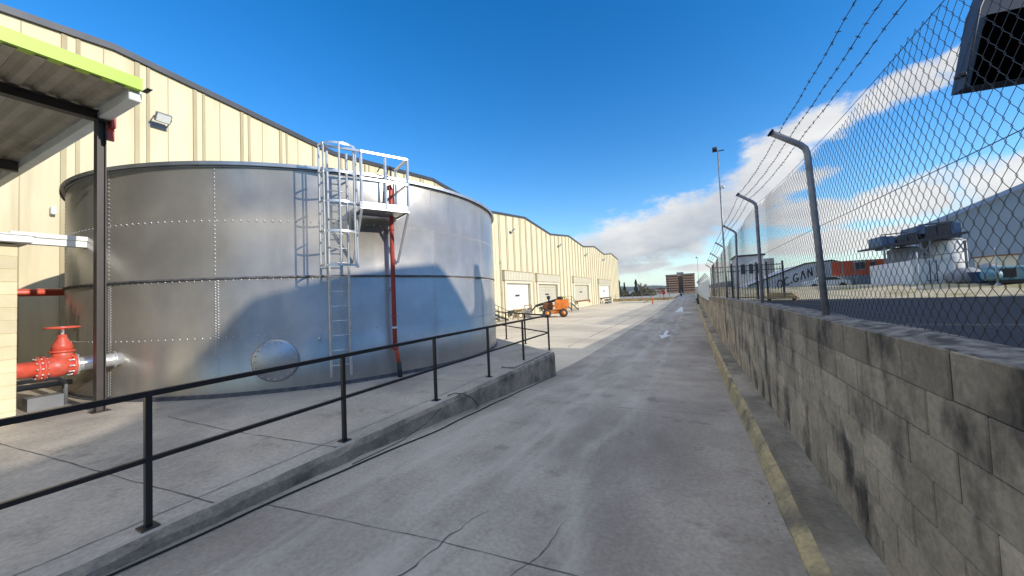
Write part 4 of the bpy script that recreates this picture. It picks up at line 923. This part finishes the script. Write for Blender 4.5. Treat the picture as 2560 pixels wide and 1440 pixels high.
# white box trailer
a, b = ony(2222, 712, 43), ony(2386, 645, 43); tl = thing('box_trailer', 'white box trailer with double rear doors behind the fence', 'trailer', loc=(a.x, 43, 1.05)); w = b.x-a.x; h = b.z-1.05
m = MB(); m.add([(0, 3.5, .0), (w*.38, 0, .0), (w, 0, .0), (w*.62, 3.5, .0), (0, 3.5, h*.9), (w*.38, 0, h), (w, 0, h), (w*.62, 3.5, h*.95)], [(0, 3, 2, 1), (4, 5, 6, 7), (0, 1, 5, 4), (1, 2, 6, 5), (2, 3, 7, 6), (3, 0, 4, 7)]); m.build('body', M['white_wall'], tl)
for s in (0, 1): MB().bevbox(w*(.40+.3*s), w*(.68+.3*s), -.05, -.002, .06, h-.12, .01).build('door', M['white_steel'], tl)
m = MB()
for x in (w*.63, w*.73): m.bar((x, -.07, .05), (x, -.07, h-.08), .022); m.bar((x-.2, -.08, .3), (x+.1, -.08, .34), .022)
build_each(m, 'lock_bar', M['dark_steel'], tl); MB().box(w*.37, w*1.01, -.1, .2, h+.002, h+.07).build('roof_trim', M['white_steel'], tl)
# raised cooling plant: dark units on a gantry over two pale silos
gp = thing('cooling_plant', 'dark cooling units on a raised steel gantry above the white trailer', 'cooling plant', loc=(0, 50, 1.0))
def GP(mb, name, mt): mb.v = [(x, y-50, z-1.0) for x, y, z in mb.v]; return mb.build(name, mt, gp)
f = lambda px, py, y=50: ony(px, py, y)
a, b, c = f(2193, 618), f(2300, 601), f(2422, 580)
m = MB(); m.extr([a+Vector((0, 0, -.1)), b+Vector((0, 0, -.2)), c+Vector((0, 0, -.12)), c+Vector((0, 0, .12)), b+Vector((0, 0, .12)), a+Vector((0, 0, .08))], (0, 5, 0)); GP(m, 'deck', M['dark_steel'])
for (x0_, y0_, x1_, y1_) in ((2208, 612, 2222, 588), (2224, 616, 2242, 588), (2246, 607, 2272, 594), (2275, 605, 2298, 580), (2296, 580, 2318, 562), (2318, 598, 2346, 563), (2349, 590, 2382, 556), (2384, 588, 2410, 552)):
    p, q_ = f(x0_, y0_), f(x1_, y1_); GP(MB().bevbox(p.x, q_.x, 50.3, 53.5, p.z-.2, q_.z, .08), 'cooling_unit', M['dark_steel'] if (x0_ % 4) else M['navy'])
m = MB(); p, q_ = f(2205, 587), f(2270, 580); m.bar(p+Vector((0, .3, 0)), q_+Vector((0, .3, 0)), .05); p, q_ = f(2300, 562), f(2388, 553); m.bar(p+Vector((0, .3, 0)), q_+Vector((0, .3, 0)), .06); p, q_ = f(2272, 592), f(2305, 575); m.bar(p+Vector((0, .3, 0)), q_+Vector((0, .3, 0)), .08)
build_each(m, 'pipework', M['dark_steel'], gp, (0, 50, 1.0))
for px in (2212, 2230, 2303, 2326, 2415): 
    p = f(px, 600 if px > 2240 else 615); m = MB(); m.bar((p.x, 50.2, .9), (p.x, 50.2, p.z), .07); GP(m, 'leg', M['grey_steel'])
m = MB()
for (ax, ay), (bx_, by_) in (((2303, 612), (2326, 640)), ((2326, 612), (2303, 640)), ((2303, 642), (2415, 628)), ((2395, 600), (2415, 628)), ((2415, 600), (2395, 628)), ((2303, 660), (2415, 655))): m.bar(f(ax, ay)+Vector((0, .2, 0)), f(bx_, by_)+Vector((0, .2, 0)), .045)
build_each(m, 'bracing', M['grey_steel'], gp, (0, 50, 1.0))
def silo(label, px, y, r_, ztop, mt):
    p = ony(px, 650, y); t = thing('silo', label, 'silo', loc=(p.x, y, 1.0)); MB().cyl((0, 0), r_, 0, ztop-1, 28).build('barrel', mt, t); MB().lathe([(0, r_*1.01), (.3, r_*.7), (.4, .1)], (0, 0, ztop-1), (0, 0, 1), 28).build('lid', M['grey_steel'], t)
silo('pale silo under the raised cooling plant', 2362, 53, 1.5, 5.2, M['white_wall'])
silo('dark tank under the left end of the cooling plant', 2262, 53, 1.3, 4.6, M['grey_wall'])
# grey hall
hall = thing('grey_hall', 'large blue grey hall with a sloping roof edge at the right behind the fence', 'hall', loc=(22, 60, .9))
p1, p2 = ony(2300, 580, 60), ony(2560, 473, 60); sl_ = (p2.z-p1.z)/(p2.x-p1.x); zl = p1.z
m = MB(); xs = [0, 26, 52]; 
pgn = [Vector((p1.x-22, 0, 0)), Vector((50, 0, 0)), Vector((50, 0, zl-.9+.0)), Vector(((50+p1.x-22)/2, 0, zl-.9+sl_*((50-p1.x+22)/2))), Vector((p1.x-22, 0, zl-.9))]
m.extr(pgn, (0, 5, 0)); m.build('wall', M['grey_clad'], hall)
m = MB()
for p, q_ in ((pgn[4], pgn[3]), (pgn[3], pgn[2])): m.extr([p+Vector((0, -.4, 0)), q_+Vector((0, -.4, 0)), q_+Vector((0, -.4, .3)), p+Vector((0, -.4, .3))], (0, 5.6, 0))
m.build('roof', M['grey_steel'], hall)
# small beige building and blue machine near the right edge
a, b = ony(2492, 668, 52), ony(2545, 634, 52); sbh = thing('site_cabin', 'small beige flat roofed cabin behind the blue machine', 'cabin', loc=(a.x, 52, 1.0)); w = b.x-a.x; h = b.z-1
MB().box(0, w, 0, 3, 0, h-.12).build('wall', M['cream_trim'], sbh); MB().box(-.15, w+.15, -.2, 3.2, h-.12, h).build('roof', M['brick_dark'], sbh)
a = ony(2510, 703, 40); bmn = thing('blue_compressor', 'pale blue machine with dark opening near the right edge behind the fence', 'compressor', loc=(a.x, 40, 1.0))
m = MB(); m.bevbox(-.4, 1.4, 0, 1.4, .15, 1.25, .12); m.build('housing', M['blue'], bmn); MB().bevbox(-.05, .65, -.04, .0, .4, 1.05, .02).build('opening', M['dark_steel'], bmn)
MB().box(-.4, 1.4, -.02, 1.42, .0, .14).build('skid', M['dark_steel'], bmn); MB().lathe([(0, .3), (.1, .42), (.8, .42), (.9, .3)], (-.9, .3, .62), (1, 0, .0), 20).build('drum', M['blue'], bmn)
a = ony(2465, 700, 41); m = MB(); m.add([(-.6, 0, .8), (.6, 0, .8), (.3, 0, .0), (-.3, 0, .0), (-.6, 1.2, .8), (.6, 1.2, .8), (.3, 1.2, .0), (-.3, 1.2, .0)], [(0, 3, 2, 1), (4, 5, 6, 7), (0, 1, 5, 4), (1, 2, 6, 5), (2, 3, 7, 6), (3, 0, 4, 7)]); o = m.build('skip', M['navy']); o.location = (a.x, 41, 1.1); tag(o, 'navy blue tapered skip left of the pale blue machine', 'skip')
a = ony(2425, 703, 42); m = MB(); m.ball((0, 0, .5), 1, 12, 7, (1.1, .8, .75)); m.ball((1.5, .5, .5), 1, 12, 7, (1.0, .8, 1.0))
for i, v in enumerate(m.v): m.v[i] = (v[0]+.1*math.sin(v[1]*5+v[2]*7), v[1], max(0, v[2]+.08*math.sin(v[0]*9)))
o = m.build('covered_heap', M['grey_wall']); o.location = (a.x, 42.5, 1.05); tag(o, 'grey sheeted heap between the white trailer and the navy skip', 'heap')
def thin_post(label, px, py0, py1, y):
    a, b = ony(px+4, py1, y), ony(px-2, py0, y); m = MB(); m.tube([(a.x, y, a.z-.6), (a.x, y, b.z)], .045, 8); m.ball((a.x, y, b.z), .05); m.bevbox(a.x-.1, a.x+.1, y-.1, y+.1, a.z-.65, a.z-.5, .02); tag(m.build('marker_post', M['white_steel']), label, 'post')
thin_post('thin white post in front of the white trailer', 2293, 632, 700, 38); thin_post('thin white post in front of the pale blue machine', 2489, 620, 690, 36)
# timber stack and sand-coloured boards near the gate
a = ony(1955, 738, 37); ts = thing('timber_stack', 'stack of sunlit yellow boards behind the fence near the bar gate', 'timber stack', loc=(a.x, 37, .2), rz=R(-20)); ts.scale = (.9, .8, .75)
for k in range(4): MB().box(-1.3+.1*k, 1.3-.15*k, -.35, .35, .25+.17*k, .37+.17*k).build('board', M['timber'], ts)
MB().box(-1.1, -.9, -.35, .35, 0, .25).build('bearer', M['rust'], ts); MB().box(.8, 1.0, -.35, .35, 0, .25).build('bearer', M['rust'], ts)
# white car behind the verge
a = ony(2085, 715, 46); car = thing('parked_car', 'white car half hidden behind the verge below the lettering', 'car', loc=(a.x+2, 56, .8))
m = MB(); pr = [(-2.1, .35), (-2.15, .75), (-1.9, .95), (-1.2, 1.02), (-.6, 1.42), (.7, 1.45), (1.4, 1.02), (2.0, .9), (2.15, .6), (2.1, .35)]
m.extr([(x, -.8, z) for x, z in pr], (0, 1.6, 0)); m.build('body', M['white_steel'], car)
MB().extr([(-1.1, -.81, 1.03), (-.58, -.81, 1.36), (.65, -.81, 1.38), (1.25, -.81, 1.03)], (0, -.01, 0)).build('side_window', M['glass'], car)
for x in (-1.3, 1.3):
    for y in (-.82, .82): m = MB(); m.lathe([(0, .28), (.03, .33), (.17, .33), (.2, .28)], (x, y-.1, .33), (0, 1, 0), 18); m.build('wheel', M['dark'], car)
# ------------------------------------------------------------------ big sign panel on a post at the right edge
p = Vector((4.0, 8.24, 4.59)); e = Vector((.67, .09, 0)).normalized(); zz = Vector((0, 0, 1)); back = Vector((-e.y, e.x, 0))
if back.y < 0: back = -back
sgn = thing('sign_box', 'big dark sign panel in grey frame on a post at the top right', 'sign', loc=(0, 0, 0))
tl_ = .10; W_ = 3.4; H_ = 1.75
def sp_(u, v, d): return p+e*u+zz*v+back*d
m = MB(); m.extr([sp_(.07, .01, -.012), sp_(W_-.05, .01, -.012), sp_(W_-.05, 1.08, -.012), sp_(.33, 1.08, -.012)], back*.01); m.build('panel', M['panel'], sgn)
m = MB(); m.extr([sp_(0, 0, 0), sp_(W_, 0, 0), sp_(W_, 1.6, 0), sp_(.42, 1.6, 0), sp_(.26, 1.22, 0)], back*.25)
m.tube([sp_(.0, .0, -.01), sp_(.26, 1.22, -.01), sp_(.42, 1.6, -.01)], .018, 6); m.build('frame', M['sign_frame'], sgn)
m = MB(); m.bevbox(-.05, .05, -.06, .06, -.03, .03, .01, Matrix.Translation(sp_(-.03, .2, 0))); m.build('bracket', M['dark_steel'], sgn)
m = MB(); pb = p+e*1.1+back*.12; m.tube([(pb.x, pb.y, .2), (pb.x, pb.y, p.z+1.2)], .09, 14); m.build('post', M['dark_steel'], sgn)
m = MB()
for z in (1.35, 2.1): m.tube([(pb.x, pb.y, z), (pb.x, pb.y, z+.09)], .093, 14)
m.build('reflective_band', M['white_steel'], sgn)
# ------------------------------------------------------------------ neighbouring buildings out of frame that shade road and tank
nb = thing('neighbour_building', 'grey flat roofed building across the side street, outside the picture', 'building', loc=(12, 0, .2))
y_ = lambda v: v-.63
m = MB(); pr = [(-30, 6.8), (y_(1.2), 7.0), (y_(2.0), 7.2), (y_(2.7), 7.5), (y_(3.3), 8.2), (y_(3.9), 9.0), (y_(5.0), 9.03), (y_(6.2), 9.03), (y_(7.15), 9.0), (y_(7.45), 8.7), (y_(8.3), 7.65), (y_(9.0), 7.95), (y_(9.9), 8.2), (y_(11.5), 8.2), (y_(11.8), 7.2), (15.0, 5.9), (15.0, 0)]
m.extr([(0, -30, 0)]+[(0, a, b-.2 if b else 0) for a, b in pr], (9, 0, 0)); m.build('wall', M['nb_wall'], nb)
m = MB()
for k in range(9): m.box(-.04, 0, -26+4.4*k, -24+4.4*k, 1.2, 2.6); m.box(-.04, 0, -26+4.4*k, -24+4.4*k, 4.2, 5.4)
build_each(m, 'window', M['glass'], nb)
nb2 = thing('neighbour_shed', 'long grey shed on the far side of the side street, outside the picture', 'building', loc=(20.5, 15.3, .2))
m = MB(); m.extr([(0, 0, 0), (0, 0, 7.0), (6, 0, 8.2), (12, 0, 7.0), (12, 0, 0)], (0, 20.3, 0)); m.build('wall', M['grey_clad'], nb2)
# grit and small stones gathered along the kerbs
m = MB(); rnd = random.Random(11)
for i in range(900):
    r_ = rnd.random()
    if r_ < .45: y = rnd.uniform(1, 16); x = .93-abs(rnd.gauss(0, .07)); z = LZ(y)+.012; 
    elif r_ < .7: y = rnd.uniform(1, 14); x = .50-abs(rnd.gauss(0, .10)); z = GR(y)
    elif r_ < .9: y = rnd.uniform(1, 9.5); x = -3.54+abs(rnd.gauss(0, .07)); z = GR(y)
    else: y = rnd.uniform(1.2, 12); x = rnd.uniform(-3.4, .4); z = GR(y)
    s_ = rnd.uniform(.002, .0075)*(1.4 if rnd.random() < .1 else 1); a = rnd.uniform(0, 6.28)
    pts = [Vector((math.cos(a+k*1.57)*s_*rnd.uniform(.7, 1.3), math.sin(a+k*1.57)*s_*rnd.uniform(.7, 1.3), 0)) for k in range(4)]; c = Vector((x, y, z+.001))
    m.add([c+p for p in pts]+[c+Vector((0, 0, s_*rnd.uniform(.5, 1.1)))], [(0, 1, 4), (1, 2, 4), (2, 3, 4), (3, 0, 4)])
o = m.build('grit', M['kerb']); tag(o, 'loose grit and small stones along the kerbs of the road', 'grit', kind='stuff')
# ------------------------------------------------------------------ cables on the road
m = MB(); pts = [(-3.60, .2), (-3.57, .99), (-3.53, 1.9), (-3.42, 3.2), (-3.34, 4.3), (-3.38, 5.6), (-3.42, 7.0), (-3.46, 8.6), (-3.47, 9.6)]; 
cp = []
for y in frange(.2, 9.6, .15): x = lerp([(b, a) for a, b in pts], y); cp.append((x+.008*math.sin(y*5), y, GR(y)+.012))
m.tube(cp, .008, 6); tag(m.build('cable', M['cable']), 'long black cable lying on the road along the platform edge', 'cable')
m = MB(); m.tube([(-3.74, 5.0, .012), (-3.68, 5.12, .03), (-3.58, 5.22, .0), (-3.50, 5.4, -.12), (-3.48, 5.55, GR(5.5)+.02), (-3.49, 5.45, GR(5.4)+.02)], .007, 6); tag(m.build('cable', M['cable']), 'short loose cable hanging from a handrail post over the platform edge', 'cable')
m = MB(); m.tube([(-3.56, 4.6, -.05), (-3.53, 4.2, -.15), (-3.52, 3.7, GR(3.7)+.01), (-3.5, 2.9, GR(2.9)+.01)], .004, 6); tag(m.build('cable', M['cable']), 'thin cable drooping down the rough face of the platform edge', 'cable')
